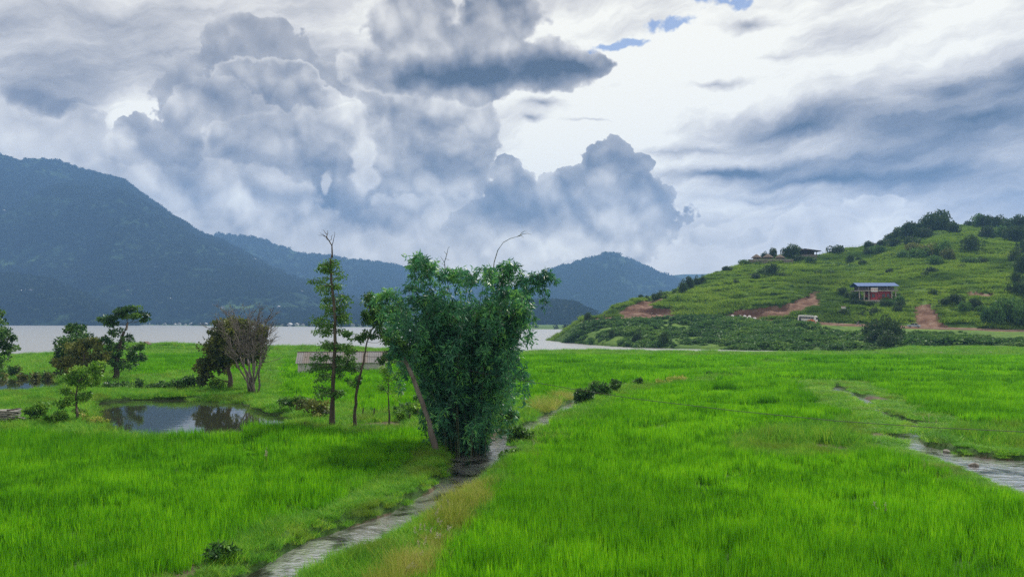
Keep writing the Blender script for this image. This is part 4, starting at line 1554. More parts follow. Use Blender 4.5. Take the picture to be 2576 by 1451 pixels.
def whorls(spec, droop, leaf_r=.22, per=60):
    """side branches along the trunk: y, half width left, half width right, how many; returns the builder"""
    def run(tr, rg, k, inv, D):
        P, E = [], []
        ys, wl, wr_, tx = (np.array(q, float) for q in zip(*spec))
        n = len(spec)
        for i in range(int(run.count)):
            y = rg.uniform(ys[0], ys[-1])
            if run.tiers is not None:
                y = min(run.tiers, key=lambda q: abs(q - y)) + rg.normal(0, 3.0)
            if rg.uniform() > np.interp(y, ys, run.dens):
                continue
            side = -1 if rg.uniform() < .5 else 1
            w = np.interp(y, ys, wl if side < 0 else wr_) * rg.uniform(.35, 1.1)
            x0 = np.interp(y, ys, tx)
            a_ = at(x0, y, D) + inv
            e = at(x0 + side * w, y - w * rg.uniform(-.15, .35), D + rg.normal(0, .8) * w * k) + inv
            br = curve3(a_, e, (0, 0, droop * w * k), 5, rg, .03)
            tr.tube(br, [.035, .03, .026, .02, .014, .008], 4, False)
            m = int(per * (.4 + w / 30))
            f = rg.uniform(.12, 1.0, m) ** .75 * 4.99
            i0 = f.astype(int)
            q = np.array([tuple(p) for p in br])
            c = q[i0] + (q[i0 + 1] - q[i0]) * (f - i0)[:, None]
            o_ = rg.normal(0, leaf_r, (m, 3)) * np.array([1, 1, .6]) + np.array([0, 0, -.08])
            P.append(c + o_)
            E.append(o_ / (np.linalg.norm(o_, axis=1)[:, None] + 1e-9))
        run.P, run.E = np.concatenate(P), np.concatenate(E)
    run.count, run.dens, run.tiers = 90, [1] * len(spec), None
    return run


TT = whorls([(648, 10, 10, 835), (670, 30, 20, 832), (700, 22, 34, 833), (722, 68, 22, 834), (745, 26, 46, 838), (775, 34, 40, 841), (795, 66, 34, 842), (818, 60, 52, 843), (845, 50, 30, 843), (880, 36, 22, 842), (910, 64, 30, 841), (955, 58, 38, 838), (1000, 34, 24, 836), (1012, 20, 16, 836)], .10, .17, 58)
TT.count, TT.dens = 118, [.5, .9, .7, 1, .8, .8, 1, 1, .35, .4, .9, .7, .5, .2]
TT.tiers = [655, 668, 684, 700, 721, 738, 757, 778, 797, 815, 832, 870, 903, 925, 950, 985]


def tall_extra(tr, rg, k, inv, D):
    dead_top(tr, rg, k, inv, D)
    TT(tr, rg, k, inv, D)


_t = tree('tall_tree', 'tall slender tree with a dead forked top, left of the bamboo', 'tree', D7,
          [(836, 1078), (836, 1000), (842, 900), (843, 800), (834, 720), (832, 670), (835, 640)], .19, [], .2, M['leaf_mid'], M['bark'], 301, .5, .35, 1, None, .22, .2, 4, tall_extra)
v, f = leaf_quads(TT.P, np.random.default_rng(3), .22, .11, .35, TT.E * .8)
link('crown', mesh_np('crown', v, f, M['leaf_mid']), _t)
tree('thin_tree', 'thin forked tree with loose crown between tall tree and bamboo', 'tree', D7 - .7,
     [(893, 1082), (893, 1030), (897, 985), (908, 935), (918, 895), (924, 860), (940, 820)], .13,
     [(935, 765, 34, 26, 420), (950, 800, 40, 26, 520), (920, 800, 26, 24, 300), (980, 790, 34, 26, 420), (960, 840, 44, 22, 420), (990, 845, 40, 24, 420), (885, 845, 26, 16, 150), (915, 850, 24, 18, 180), (880, 880, 22, 20, 130),
      (885, 920, 30, 28, 300), (895, 955, 24, 20, 160), (925, 745, 20, 12, 150), (1010, 775, 24, 22, 260), (1000, 890, 34, 26, 300)],
     .20, M['leaf_mid'], M['bark'], 302, .5, .3, 2.4, None, .3, .3, 6, None, .85)
tree('sapling', 'small light green sapling just left of the leaning trunk', 'tree', D7 + .6,
     [(980, 1068), (979, 1030), (976, 990), (978, 950)], .07,
     [(968, 930, 30, 18, 240), (985, 950, 34, 20, 280), (965, 975, 26, 16, 180), (1000, 985, 24, 22, 160), (975, 905, 20, 12, 90)],
     .17, M['leaf_light'], M['bark'], 303, .5, .2, 1.2)
D5 = dist_at(985)
tree('round_tree', 'round dark broad leaved tree behind the pond', 'tree', D5 + 2,
     [(576, 985), (578, 955), (574, 925), (580, 890), (585, 860)], .30,
     [(560, 850, 52, 40, 1500), (600, 840, 50, 40, 1500), (540, 890, 48, 40, 1500), (620, 880, 44, 40, 1300), (585, 880, 55, 45, 1500), (520, 920, 34, 30, 800), (640, 850, 30, 34, 700), (515, 945, 22, 20, 300), (560, 920, 40, 22, 700), (570, 815, 40, 16, 600), (645, 880, 34, 40, 1000), (655, 840, 24, 28, 600), (600, 815, 44, 18, 700)],
     .40, M['leaf_olive'], M['bark'], 304, .6, .1, 1.0, None, .4, .4, 6)


def bare_fan(tr, rg, k, inv, D):
    b = at(634, 992, D) + inv
    b.z = 0
    for i in range(9):
        tx = 560 + 130 * (i + .5) / 9 + rg.normal(0, 6)
        mid = at(634 + (tx - 634) * .55, 905 + rg.normal(0, 8), D + rg.normal(0, .8)) + inv
        top = at(tx, 812 + rg.normal(0, 14), D + rg.normal(0, 1.2)) + inv
        st = curve3(b + Vector((rg.normal(0, .18), rg.normal(0, .18), 0)), mid, (0, 0, .1), 4, rg, .06)
        tr.tube(st, [.13, .115, .10, .09, .08], 6)
        up = curve3(mid, top, (rg.normal(0, .2), 0, .2), 5, rg, .10)
        tr.tube(up, [.08, .07, .06, .05, .04, .03], 5)
        for j in range(16):
            s0 = up[int(rg.integers(0, 6))]
            e = s0 + Vector((rg.normal((tx - 634) * k * .25, .75), rg.normal(0, .8), rg.uniform(.5, 1.9)))
            tw = curve3(s0, e, (rg.normal(0, .1), 0, -.1), 4, rg, .07)
            tr.tube(tw, [.034, .03, .024, .02, .014], 4, False)
            for q in range(7):
                s1 = tw[int(rg.integers(1, 4))]
                e1 = s1 + Vector((rg.normal((tx - 634) * k * .1, .4), rg.normal(0, .4), rg.uniform(.1, .8)))
                tr.tube([s1, s1.lerp(e1, .5) + Vector((0, 0, .05)), e1], [.016, .013, .009], 3, False)


tree('bare_tree', 'leafless grey many stemmed tree at the right end of the pond', 'tree', D5 - 3, [(634, 992), (634, 975), (636, 950)], .22, [], .1, M['leaf_olive'], M['bark_grey'], 305, extra=bare_fan)
D3 = dist_at(958)
tree('flat_topped_tree', 'tall tree with a flat spreading crown behind the pond', 'tree', D3,
     [(292, 962), (290, 930), (296, 890), (304, 855), (316, 828), (322, 812)], .36,
     [(272, 800, 30, 10, 380), (300, 786, 34, 12, 480), (325, 778, 30, 12, 420), (350, 795, 30, 10, 380), (285, 812, 26, 10, 260), (360, 805, 18, 8, 140), (318, 795, 36, 10, 380), (290, 838, 24, 14, 220), (325, 850, 18, 10, 130),
      (345, 872, 24, 16, 330), (300, 868, 22, 18, 260), (268, 865, 26, 22, 380), (280, 895, 30, 22, 480), (330, 900, 26, 22, 330), (300, 920, 40, 18, 420), (350, 895, 18, 18, 180), (255, 905, 22, 24, 330)],
     .36, M['leaf_dark'], M['bark'], 306, .5, .1, 1.5, None, .3, .26, 5)
tree('bushy_tree', 'dark bushy tree with a pointed top, left of the flat crowned tree', 'tree', D3 + 4,
     [(188, 960), (188, 920), (190, 870)], .3,
     [(190, 828, 34, 18, 600), (180, 855, 42, 26, 900), (205, 860, 40, 26, 800), (160, 885, 32, 28, 700), (150, 905, 22, 24, 400), (190, 895, 44, 30, 900)],
     .40, M['leaf_dark'], M['bark'], 307, .6, .1, 1.2)
tree('olive_tree', 'olive brown rounded tree in front of the dark bushy tree', 'tree', D3 - 3,
     [(215, 968), (214, 930), (212, 890)], .28,
     [(195, 870, 36, 26, 800), (230, 865, 38, 24, 800), (250, 890, 28, 26, 600), (205, 905, 46, 30, 1000), (160, 915, 28, 26, 500), (180, 935, 36, 22, 600), (235, 925, 34, 22, 600)],
     .36, M['leaf_olive'], M['bark'], 308, .6, .1, 1.1)
D4 = dist_at(1062)
tree('small_tree', 'small bright green tree standing at the near left end of the pond', 'tree', D4,
     [(196, 1066), (194, 1040), (190, 1010), (194, 980), (200, 955)], .11,
     [(180, 950, 30, 18, 330), (205, 935, 36, 20, 420), (240, 925, 26, 16, 280), (250, 950, 20, 18, 200), (215, 965, 34, 18, 330), (170, 985, 26, 16, 220), (190, 1000, 34, 18, 280), (160, 1015, 22, 12, 150), (215, 1000, 24, 16, 180), (205, 1030, 26, 12, 130), (250, 915, 20, 10, 130)],
     .22, M['leaf_light'], M['bark'], 309, .6, .1, 1.3, None, .4, .35, 5)
DL = dist_at(985)
tree('edge_tree', 'dark leafy tree cut by the left edge of the picture', 'tree', DL,
     [(-34, 1000), (-32, 940), (-24, 880), (-18, 840)], .32,
     [(-10, 800, 36, 26, 900), (10, 835, 34, 22, 700), (-30, 850, 46, 36, 900), (0, 870, 36, 24, 700), (28, 850, 16, 14, 120), (30, 880, 22, 14, 180), (-10, 910, 36, 26, 700), (-20, 950, 34, 26, 600), (36, 850, 12, 8, 40)],
     .30, M['leaf_dark'], M['bark'], 310, .55, .15, 1.2)

# ------------------------------------------------------------------ bamboo
def bamboo():
    rg = np.random.default_rng(41)
    D = dist_at(1128)
    k = D / FV
    base = at(1168, 1128, D)
    base.z = float(ground_z(base.x, base.y)) - .2
    root = thing('bamboo_clump', base, 'huge dense clump of dark bamboo beside the stream', 'bamboo')
    inv = -base
    culms = []
    # x, y of the tip, x, y of the shoulder the culm bends over
    main = [((1035, 700), (1048, 650)), ((1028, 770), (1066, 662)), ((1062, 690), (1090, 668)), ((1110, 700), (1120, 690)), ((1150, 700), (1150, 690)), ((1190, 715), (1178, 700)), ((1236, 715), (1222, 690)),
            ((1318, 705), (1276, 672)), ((1290, 690), (1262, 680)), ((1398, 706), (1352, 698)), ((1376, 770), (1340, 705)), ((1335, 775), (1300, 710)), ((1330, 850), (1308, 770)), ((1302, 920), (1288, 840)),
            ((1280, 990), (1268, 900)), ((958, 800), (985, 748)), ((940, 760), (990, 742)), ((975, 860), (1000, 800)), ((990, 930), (1010, 870)), ((1005, 990), (1030, 930)), ((1020, 820), (1045, 730)), ((1280, 760), (1250, 700))]
    for tip, sh in main:
        culms.append((tip, sh, 1.0))
    for i in range(74):
        sx = rg.uniform(1010, 1320)
        top = np.interp(sx, [1010, 1050, 1100, 1160, 1230, 1280, 1320], [790, 705, 762, 780, 765, 715, 770])
        sy = top + rg.exponential(110)
        sy = min(sy, 1010 - abs(sx - 1165) * .5)
        culms.append(((sx + (sx - 1168) * .16 + rg.normal(0, 16), sy + rg.uniform(20, 90)), (sx, sy), .8))
    for i in range(34):
        sx = rg.uniform(1070, 1285)
        sy = rg.uniform(930, 1070)
        culms.append(((sx + (sx - 1168) * .2 + rg.normal(0, 12), min(1115, sy + rg.uniform(20, 60))), (sx, sy), .7))
    cane = MB()
    P, E, T = [], [], []
    for (tx, ty), (sx, sy), w in culms:
        b = at(1168 + np.clip((sx - 1168) * .22, -42, 46) + rg.normal(0, 16), 1126, D + rg.normal(0, .9)) + inv
        b.z = rg.uniform(-.05, .1)
        dep = rg.normal(0, 1.7)
        s = at(sx, sy, D + dep * .8) + inv
        t = at(tx, ty, D + dep * 1.3) + inv
        pts = []
        for q in np.linspace(0, 1, 14):
            if q < .72:
                f = q / .72
                p = b.lerp(s, f) + Vector(((s.x - b.x) * -.22 * math.sin(math.pi * f), 0, .06 * s.z * math.sin(math.pi * f)))
            else:
                f = (q - .72) / .28
                c = s + (s - b).normalized() * (t - s).length * .55
                p = s * (1 - f) ** 2 + c * (2 * f * (1 - f)) + t * f * f
            pts.append(p)
        cane.tube(pts, [.034 * (1 - .8 * i / 13) for i in range(14)], 5, False)
        L = sum((pts[i + 1] - pts[i]).length for i in range(13))
        n = int(105 * L * w * .62)
        f = rg.uniform(.16, 1, n) ** .8 * 12.99
        i0 = f.astype(int)
        a = np.array([tuple(p) for p in pts])
        c = a[i0] + (a[i0 + 1] - a[i0]) * (f - i0)[:, None]
        # leaves come in sprays on short side twigs
        sp = np.repeat(rg.normal(0, 1, (n // 9 + 1, 3)), 9, 0)[:n]
        sp /= np.linalg.norm(sp, axis=1)[:, None] + 1e-9
        sp[:, 2] = sp[:, 2] * .6 - .15
        order = np.argsort(f)
        c = c[order]
        r = (.30 + .50 * np.sin(np.pi * np.clip(f[order] / 13, 0, 1)))[:, None] * np.repeat(rg.uniform(.2, 1, (n // 9 + 1, 1)), 9, 0)[:n]
        P.append(c + sp * r + rg.normal(0, .07, (n, 3)))
        E.append(sp)
        T.append(rg.normal(0, .3) + np.repeat(rg.normal(0, .4, n // 9 + 1), 9)[:n] + .35 * (f[order] / 13 - .5))
    # drooping sprays that fill the heart of the clump down to its foot
    for i in range(520):
        sy = rg.uniform(760, 1126)
        hw = np.interp(sy, [760, 820, 900, 1000, 1060, 1122], [70, 112, 114, 88, 68, 48])
        cx = np.interp(sy, [700, 1122], [1172, 1166])
        sx = cx + rg.uniform(-1, 1) * hw
        c = np.array(at(sx, sy, D + rg.normal(0, 1.3 * hw / 140)) + inv)
        n = 52
        T.append(np.full(n, rg.normal(0, .55)))
        sp = rg.normal(0, 1, (n, 3))
        sp /= np.linalg.norm(sp, axis=1)[:, None]
        q = c + sp * rg.uniform(.05, .55, n)[:, None] * np.array([.8, .8, 1.15]) + np.array([0, 0, -.2])
        q[:, 2] = np.maximum(q[:, 2], .05)
        P.append(q)
        E.append(sp)
    P, E = np.concatenate(P), np.concatenate(E)
    v, f = leaf_quads(P, rg, .36, .082, .42, E * .8)
    me = mesh_np('foliage', v, f, M['leaf_bamboo'])
    add_attr(me, 'tone', np.repeat(np.concatenate(T), 4))
    link('foliage', me, root)
    cane.build('canes', M['cane'], root, True)
    sh = MB()
    pts = [at(x, y, D - .3) + inv for x, y in ((1240, 690), (1243, 660), (1252, 630), (1266, 610), (1284, 600), (1306, 594))]
    sh.tube(pts, [.035, .03, .026, .022, .018, .012], 5)
    for a_, b_ in (((1306, 594), (1326, 582)), ((1306, 594), (1337, 590)), ((1300, 596), (1318, 598))):
        sh.tube(curve3(at(*a_, D - .3) + inv, at(*b_, D - .3) + inv, (0, 0, .12), 3), [.02, .016, .012, .006], 4)
    sh.build('bare_shoot', M['cane'], root)
    s2 = MB()
    s2.tube([at(x, y, D + .2) + inv for x, y in ((1122, 690), (1118, 660), (1124, 640), (1127, 625))], [.03, .025, .02, .012], 5)
    for a_, b_ in (((1118, 660), (1108, 645)), ((1120, 650), (1131, 655)), ((1124, 640), (1117, 632)), ((1119, 668), (1110, 662)), ((1127, 625), (1131, 621))):
        s2.tube([at(*a_, D + .2) + inv, at(*b_, D + .2) + inv], [.015, .008], 4)
    s2.build('bare_shoot', M['cane'], root)
    return D


DB = bamboo()
tree('leaning_trunk', 'grey bare trunk leaning left out of the bamboo foot', 'tree', DB - 2.6,
     [(1098, 1134), (1080, 1060), (1052, 985), (1030, 930), (1016, 900)], .17,
     [(1000, 880, 26, 16, 260), (980, 862, 30, 18, 320), (1020, 870, 26, 18, 240), (965, 900, 24, 18, 160)], .19, M['leaf_mid'], M['bark_grey'], 311, .5, .3, 1.2, None, .6, .3)

# ------------------------------------------------------------------ overhead wire
wr = MB()
wp = [at(985, 870, DB - 1.0), at(1040, 897, DB - 1.2), at(1210, 938, DB - 2.2), at(1440, 978, DB - 4.0), at(1600, 1003, DB - 5.2), at(1850, 1033, DB - 7.0), at(2100, 1058, DB - 9.0), at(2350, 1075, DB - 11.0), at(2620, 1088, DB - 13.0), at(2900, 1096, DB - 15.5)]
wf = []
for i in range(len(wp) - 1):
    wf += [wp[i].lerp(wp[i + 1], t / 4) for t in range(4)]
wr.tube(wf + [wp[-1]], .016, 5)
tag(wr.build('overhead_wire', M['wire']), 'thin dark wire slung from the bamboo across the right paddy', 'wire')


# ------------------------------------------------------------------ bushes and plants
def bush(name, label, cat, xv, yv, rx, ry, leaf, mat, seed, group=None, n=900, D=None, aspect=.6, droop=.1, stems=6):
    rg = np.random.default_rng(seed)
    D = D or dist_at(yv, .1)
    k = D / FV
    base = at(xv, yv, D)
    base.z = float(ground_z(base.x, base.y)) - .05
    root = thing(name, base, label, cat, group)
    parts, st = [], MB()
    for j in range(stems):
        c = np.array((rg.normal(0, .42) * rx * k, rg.normal(0, .35) * rx * k, ry * k * rg.uniform(.55, 1.45)))
        fol, cc = foliage(rg, c, (rx * k * .6, rx * k * .55, ry * k * .62), n // stems, leaf, aspect, droop, 7, .7)
        fol[0][:, 2] = np.maximum(fol[0][:, 2], .02)
        parts.append(fol)
        st.tube(curve3((c[0] * .2, c[1] * .2, 0), c, (0, 0, .05), 3), [.03, .025, .02, .012], 5)
        for q in cc[:3]:
            q = (q[0], q[1], max(q[2], .05))
            st.tube([c, q], [.012, .006], 4, False)
    v, f = join_parts(parts)
    link('foliage', take_tone(mesh_np('foliage', v, f, mat)), root)
    st.build('stems', M['bark'], root)
    return root


bush('bush', 'dark glossy bush on the right bank below the bamboo', 'bush', 1318, 1100, 32, 36, .24, M['leaf_mid'], 401, n=2000)
bush('bush', 'small grey green bush at the water below the dark glossy bush', 'bush', 1280, 1144, 22, 24, .20, M['leaf_mid'], 402, n=600)
bush('bush', 'large dark shrub standing in the line beyond the stream', 'bush', 1468, 1014, 32, 30, .32, M['leaf_dark'], 403, n=2000)
bush('bush', 'shrub close right of the large dark shrub', 'bush', 1510, 1000, 26, 24, .32, M['leaf_mid'], 404, n=1300)
bush('bush', 'compact dark shrub ending the row beside the stream', 'bush', 1552, 988, 20, 17, .30, M['leaf_dark'], 405, n=900)
bush('bush', 'lone small dark shrub on the bund right of the shrub row', 'bush', 1604, 969, 11, 10, .28, M['leaf_dark'], 406, n=350)
bush('bush', 'leafy bush at the right foot of the bamboo', 'bush', 1258, 1076, 32, 34, .26, M['leaf_mid'], 407, n=1900)
bush('bush', 'low bush trailing over the left bank of the stream', 'bush', 985, 1302, 36, 20, .14, M['leaf_mid'], 408, n=1500)
bush('bush', 'leafy weed bush at the bottom beside the stream mouth', 'bush', 560, 1420, 50, 26, .16, M['leaf_mid'], 409, n=900)
bush('bush', 'pale dry shrub on the bund in the right paddy', 'bush', 1710, 962, 26, 11, .34, M['dry_grass'], 410, n=420, aspect=.3)
bush('bush', 'thin pale reeds beside the pale dry shrub', 'bush', 1660, 966, 20, 9, .34, M['dry_grass'], 411, n=260, aspect=.25)
bush('bush', 'green bush at the far end of the bund in the right paddy', 'bush', 1782, 946, 10, 8, .3, M['leaf_mid'], 412, n=260)
bush('bush', 'brownish shrub tangle between tall tree and pond', 'bush', 790, 1050, 44, 28, .24, M['leaf_olive'], 413, n=1100)
bush('bush', 'low shrub under the tall tree on its left', 'bush', 740, 1034, 34, 22, .26, M['leaf_mid'], 414, n=1200)
bush('bush', 'yellow green bush beside the plank stack', 'bush', 88, 1060, 36, 30, .22, M['leaf_light'], 415, n=2000)
bush('bush', 'white flowered weeds at the foot of the small bright tree', 'bush', 235, 1068, 26, 20, .18, M['dry_grass'], 416, n=500)
bush('bush', 'green weeds between the plank stack and the small bright tree', 'bush', 150, 1066, 34, 22, .22, M['leaf_light'], 417, n=1400)
bush('bush', 'low light bush under the round dark tree', 'bush', 548, 982, 30, 18, .26, M['leaf_light'], 418, n=700)
rg_ = np.random.default_rng(44)
for i in range(15):
    x_ = 262 + i * 17.5 + rg_.normal(0, 4)
    bush('shrub', 'dark green shrub in the hedge along the ditch behind the pond', 'shrub', x_, 972 + rg_.normal(0, 2), 19, 14 + rg_.uniform(0, 6), .32, M['leaf_dark' if i % 3 else 'leaf_mid'], 430 + i, 'hedge of shrubs behind the pond', 420, stems=5)
for i in range(10):
    x_ = 8 + i * 15 + rg_.normal(0, 4)
    bush('shrub', 'green shrub in the row behind the water strip at far left', 'shrub', x_, 944 + rg_.normal(0, 3), 18, 13 + rg_.uniform(0, 5), .34, M['leaf_mid' if i % 2 else 'leaf_olive'], 450 + i, 'row of shrubs at far left', 380, stems=5)
for i in range(9):
    x_ = 1000 + i * 8 + rg_.normal(0, 6)
    bush('shrub', 'undergrowth shrub between the sapling and the bamboo', 'shrub', x_, 1040 + rg_.normal(0, 12), 18, 17, .24, M['leaf_light' if i % 2 else 'leaf_mid'], 470 + i, 'undergrowth beside the bamboo', 360, stems=5)


# ------------------------------------------------------------------ kans grass plumes
def plume(name, label, xv, yv, n, hgt, seed, group=None, lean=.25, z=0.3):
    rg = np.random.default_rng(seed)
    x, y = gnd(xv, yv, z)
    root = thing(name, (x, y, float(ground_z(x, y))), label, 'grass plume', group)
    st, fl = MB(), []
    for i in range(n):
        b = Vector((rg.normal(0, .12), rg.normal(0, .12), 0))
        d = Vector((rg.normal(.12, lean), rg.normal(0, lean), 1)).normalized()
        h = hgt * rg.uniform(.8, 1.2)
        t = b + d * h
        st.tube([b, b + d * h * .6, t], [.008, .006, .004], 4, False)
        m = 26
        q = rg.uniform(.70, 1.0, m)
        p = np.array([tuple(b + d * h * float(s)) for s in q]) + rg.normal(0, .012, (m, 3))
        fl.append(leaf_quads(p, rg, .08, .02, -.2, np.array(d)[None] * 1.6))
    v, f = join_parts(fl)
    link('flower_head', mesh_np('flower_head', v, f, M['plume']), root)
    st.build('stalk', M['dry_grass'], root)


for i, (x, y) in enumerate([(1095, 1330), (1075, 1352), (1110, 1300), (1060, 1385), (1040, 1405), (1018, 1430), (1085, 1318), (1120, 1342), (1000, 1436), (1050, 1360), (1135, 1288), (1098, 1362)]):
    plume('kans_grass', 'white plumed grass stalks in the dry strip by the stream', x, y, 2, .62, 500 + i, 'plumes along the right stream bank')
plume('kans_grass', 'pair of white plumes standing alone in the left paddy', 665, 1172, 3, 1.1, 520, None, .3)
plume('kans_grass', 'white plumes beside the brook in the right paddy', 2340, 1080, 4, 1.0, 521)
plume('kans_grass', 'small white plume low in the right paddy near the bottom', 2230, 1305, 2, .9, 522)
plume('kans_grass', 'small white plume in the right paddy near the stream', 1348, 1135, 2, .95, 523)

# ------------------------------------------------------------------ stones
def rock(label, xv, yv, s, seed, group=None, z=WZ):
    rg = np.random.default_rng(seed)
    x, y = gnd(xv, yv, z)
    bm = bmesh.new()
    bmesh.ops.create_icosphere(bm, subdivisions=3, radius=1)
    fr = [Vector(rg.normal(0, 1, 3)).normalized() for _ in range(7)]
    for v in bm.verts:
        r = 1.0
        for d in fr:
            q = v.co.normalized().dot(d)
            if q > .72:
                r = min(r, .72 / q + .03)
        v.co = v.co.normalized() * r
    me = bpy.data.meshes.new('rock')
    bm.to_mesh(me)
    bm.free()
    me.materials.append(M['rock'])
    o = link('rock', me)
    o.location = (x, y, max(z, float(ground_z(x, y))) + s * .12)
    o.scale = (s * rg.uniform(.9, 1.4), s * rg.uniform(.8, 1.2), s * rg.uniform(.55, .8))
    o.rotation_euler = (rg.normal(0, .2), rg.normal(0, .2), rg.uniform(0, 6))
    tag(o, label, 'rock', group)


rock('largest grey boulder on the bank beside the bamboo foot', 1226, 1096, .42, 1)
for i, (x, y, s) in enumerate([(1208, 1108, .22), (1240, 1108, .20), (1216, 1120, .18), (1202, 1128, .20), (1248, 1094, .24), (1232, 1118, .15), (1256, 1084, .20), (1212, 1090, .18), (1196, 1140, .16), (1222, 1136, .14)]):
    rock('small stone in the heap beside the bamboo foot', x, y, s, 10 + i, 'stones beside the bamboo')
rock('pale stone in the brook at the right edge', 2450, 1172, .28, 30)
rock('stone on the grassy bank right of the brook', 2384, 1138, .26, 31)
rock('white stone on the right bank near the bend of the stream', 1243, 1190, .20, 32)
for i in range(6):
    rock('stone on the right shoreline below the hill', 2200 + i * 55 + 9 * (i % 3), 890, .7, 40 + i, 'stones on the far edge of the right paddy', 0.0)

# ------------------------------------------------------------------ shed behind the trees
def shed():
    D = dist_at(944, 0.0)
    a = at(738, 944, D)
    base = Vector((a.x + 6.6, D + 2.5, float(ground_z(a.x + 6.6, D + 2.5)) - .05))
    t = thing('shed', base, 'long low shed with grey tin roof behind the tall tree', 'shed', rz=R(9))
    W, Dp, H = 12.4, 4.6, 2.0
    w = MB()
    w.box((0, Dp / 2, H / 2), (W, .15, H)).box((-W / 2 + .075, 0, H * .56), (.15, Dp - .32, H * 1.12)).box((W / 2 - .075, 0, H * .56), (.15, Dp - .32, H * 1.12))
    w.box((-W * .42, -Dp / 2, H / 2), (W * .16, .15, H)).box((W * .25, -Dp / 2, H / 2), (W * .5, .15, H))
    w.build('wall', M['whitewash'], t)
    s_ = MB().box((-W * .17, -Dp / 2 + .02, H * .70), (W * .34, .05, .55))
    s_.build('shutter', M['tin_rust'], t)
    for x in (-W * .34, -W * .17, 0.0):
        MB().tube([(x, -Dp / 2 + .1, 0), (x, -Dp / 2 + .1, H)], .06, 6).build('post', M['dark_wood'], t)
    # two roof slopes of overlapping sheets
    rise, ov, n = 1.25, .45, 14
    for side in (-1, 1):
        for i in range(n):
            x0 = -W / 2 - .3 + (W + .6) * i / n
            wd = (W + .6) / n * 1.05
            y0, y1 = side * .02, side * (Dp / 2 + ov)
            z0, z1 = H + rise, H + rise * (1 - (Dp / 2 + ov) / (Dp / 2)) + .02
            m = MB()
            lift = .012 * (i % 2)
            seg = 6
            vs_, fs = [], []
            for q in range(seg + 1):
                xx = x0 + wd * q / seg
                dz = .025 * math.cos(q * math.pi) + lift
                vs_ += [(xx, y0, z0 + dz + .03), (xx, y1, z1 + dz + .03 + random.uniform(-.015, .015)), (xx, y0, z0 + dz), (xx, y1, z1 + dz)]
            for q in range(seg):
                k = 4 * q
                fs += [(k, k + 4, k + 5, k + 1), (k + 3, k + 7, k + 6, k + 2), (k + 1, k + 5, k + 7, k + 3), (k + 2, k + 6, k + 4, k)]
            fs += [(0, 1, 3, 2), (4 * seg + 2, 4 * seg + 3, 4 * seg + 1, 4 * seg)]
            m.add(vs_, fs)
            m.build('roof_sheet', M['tin'] if (i * 7 + side) % 3 else M['tin_rust'], t)
    MB().tube([(-W / 2 - .32, 0, H + rise + .06), (W / 2 + .32, 0, H + rise + .06)], .07, 8).build('ridge_cap', M['tin_rust'], t)


shed()

# ------------------------------------------------------------------ stack of weathered planks at the left edge
def plank_stack():
    D = dist_at(1066, 0.1)
    c = at(10, 1066, D)
    t = thing('plank_stack', (c.x, D, float(ground_z(c.x, D))), 'heap of grey weathered planks at the left edge', 'planks', rz=R(-6))
    rg = np.random.default_rng(8)
    for lay in range(7):
        for j in range(3):
            z = .08 + lay * .17 + rg.uniform(-.02, .02)
            ln = rg.uniform(2.2, 3.0)
            m = MB().box((0, 0, 0), (ln, .26, .07), Matrix.Rotation(rg.normal(0, .05), 3, 'Z') @ Matrix.Rotation(rg.normal(0, .035), 3, 'Y'))
            o = m.build('plank', M['weathered'], t)
            o.location = (rg.normal(-.2, .15), (j - 1) * .42 + rg.normal(0, .05), z)
        if lay % 2 == 0:
            for x in (-.9, .8):
                o = MB().box((0, 0, 0), (.12, 1.3, .09)).build('spacer', M['dark_wood'], t)
                o.location = (x + rg.normal(0, .1), 0, .16 + lay * .17)


plank_stack()

# ------------------------------------------------------------------ lakeside shelter, stumps and posts
D_ = 205.0
c_ = at(367, 880, D_)
t_ = thing('shelter', (c_.x, D_, float(ground_z(c_.x, D_)) - .1), 'tiny open shelter on the lake shore beside the flat crowned tree', 'shelter')
for sx in (-1, 1):
    for sy in (-1, 1):
        MB().tube([(sx * .75, sy * .6, 0), (sx * .75, sy * .6, 1.9)], .06, 6).build('post', M['dark_wood'], t_)
MB().prism([(-1.15, 1.85), (0, 2.55), (1.15, 1.85), (1.1, 1.78), (0, 2.45), (-1.1, 1.78)], -.95, .95, 'y').build('roof', M['thatch'], t_)
rg_ = np.random.default_rng(55)
for i, (x, y, h) in enumerate([(1050, 1052, .9), (1010, 1050, .8), (912, 1046, .7), (940, 1050, .8), (765, 1080, .5), (1030, 1058, .6)]):
    g = gnd(x, y, .0)
    o = MB().tube([(0, 0, -.1), (.02, 0, h * .5), (.05, .02, h)], [.06, .055, .05], 7).build('stump_post', M['bark'])
    o.location = (g[0], g[1], float(ground_z(*g)))
    tag(o, 'short weathered wooden post in the plot between sapling and bamboo' if i != 4 else 'small stump at the edge of the left paddy below the pond', 'post', 'old posts by the trees' if i != 4 else None)


# ------------------------------------------------------------------ trees and bushes of the hill
rng = np.random.default_rng(61)
HB = {}
for kind_, mat_, sq_ in (('dark', M['leaf_hill'], .95), ('round', M['leaf_hill'], .8), ('mid', M['scrub'], .85), ('olive', M['leaf_olive'], .8)):
    HB[kind_] = []
    for k in range(4):
        cm = crown_mesh('crown', rng, 1500, 1.0, .17, mat_, 13, sq_)
        tm = MB()
        tm.tube([(0, 0, -.35), (.02, .01, .2), (.0, .03, .7)], [.085, .07, .04], 7)
        for q in range(5):
            e = Vector((rng.normal(0, .4), rng.normal(0, .4), rng.uniform(.6, 1.1)))
            tm.tube(curve3((0, 0, .25), e, (0, 0, .05), 3), [.05, .04, .03, .015], 5)
        HB[kind_].append((cm, tm.mesh('trunk', M['bark'], True)))


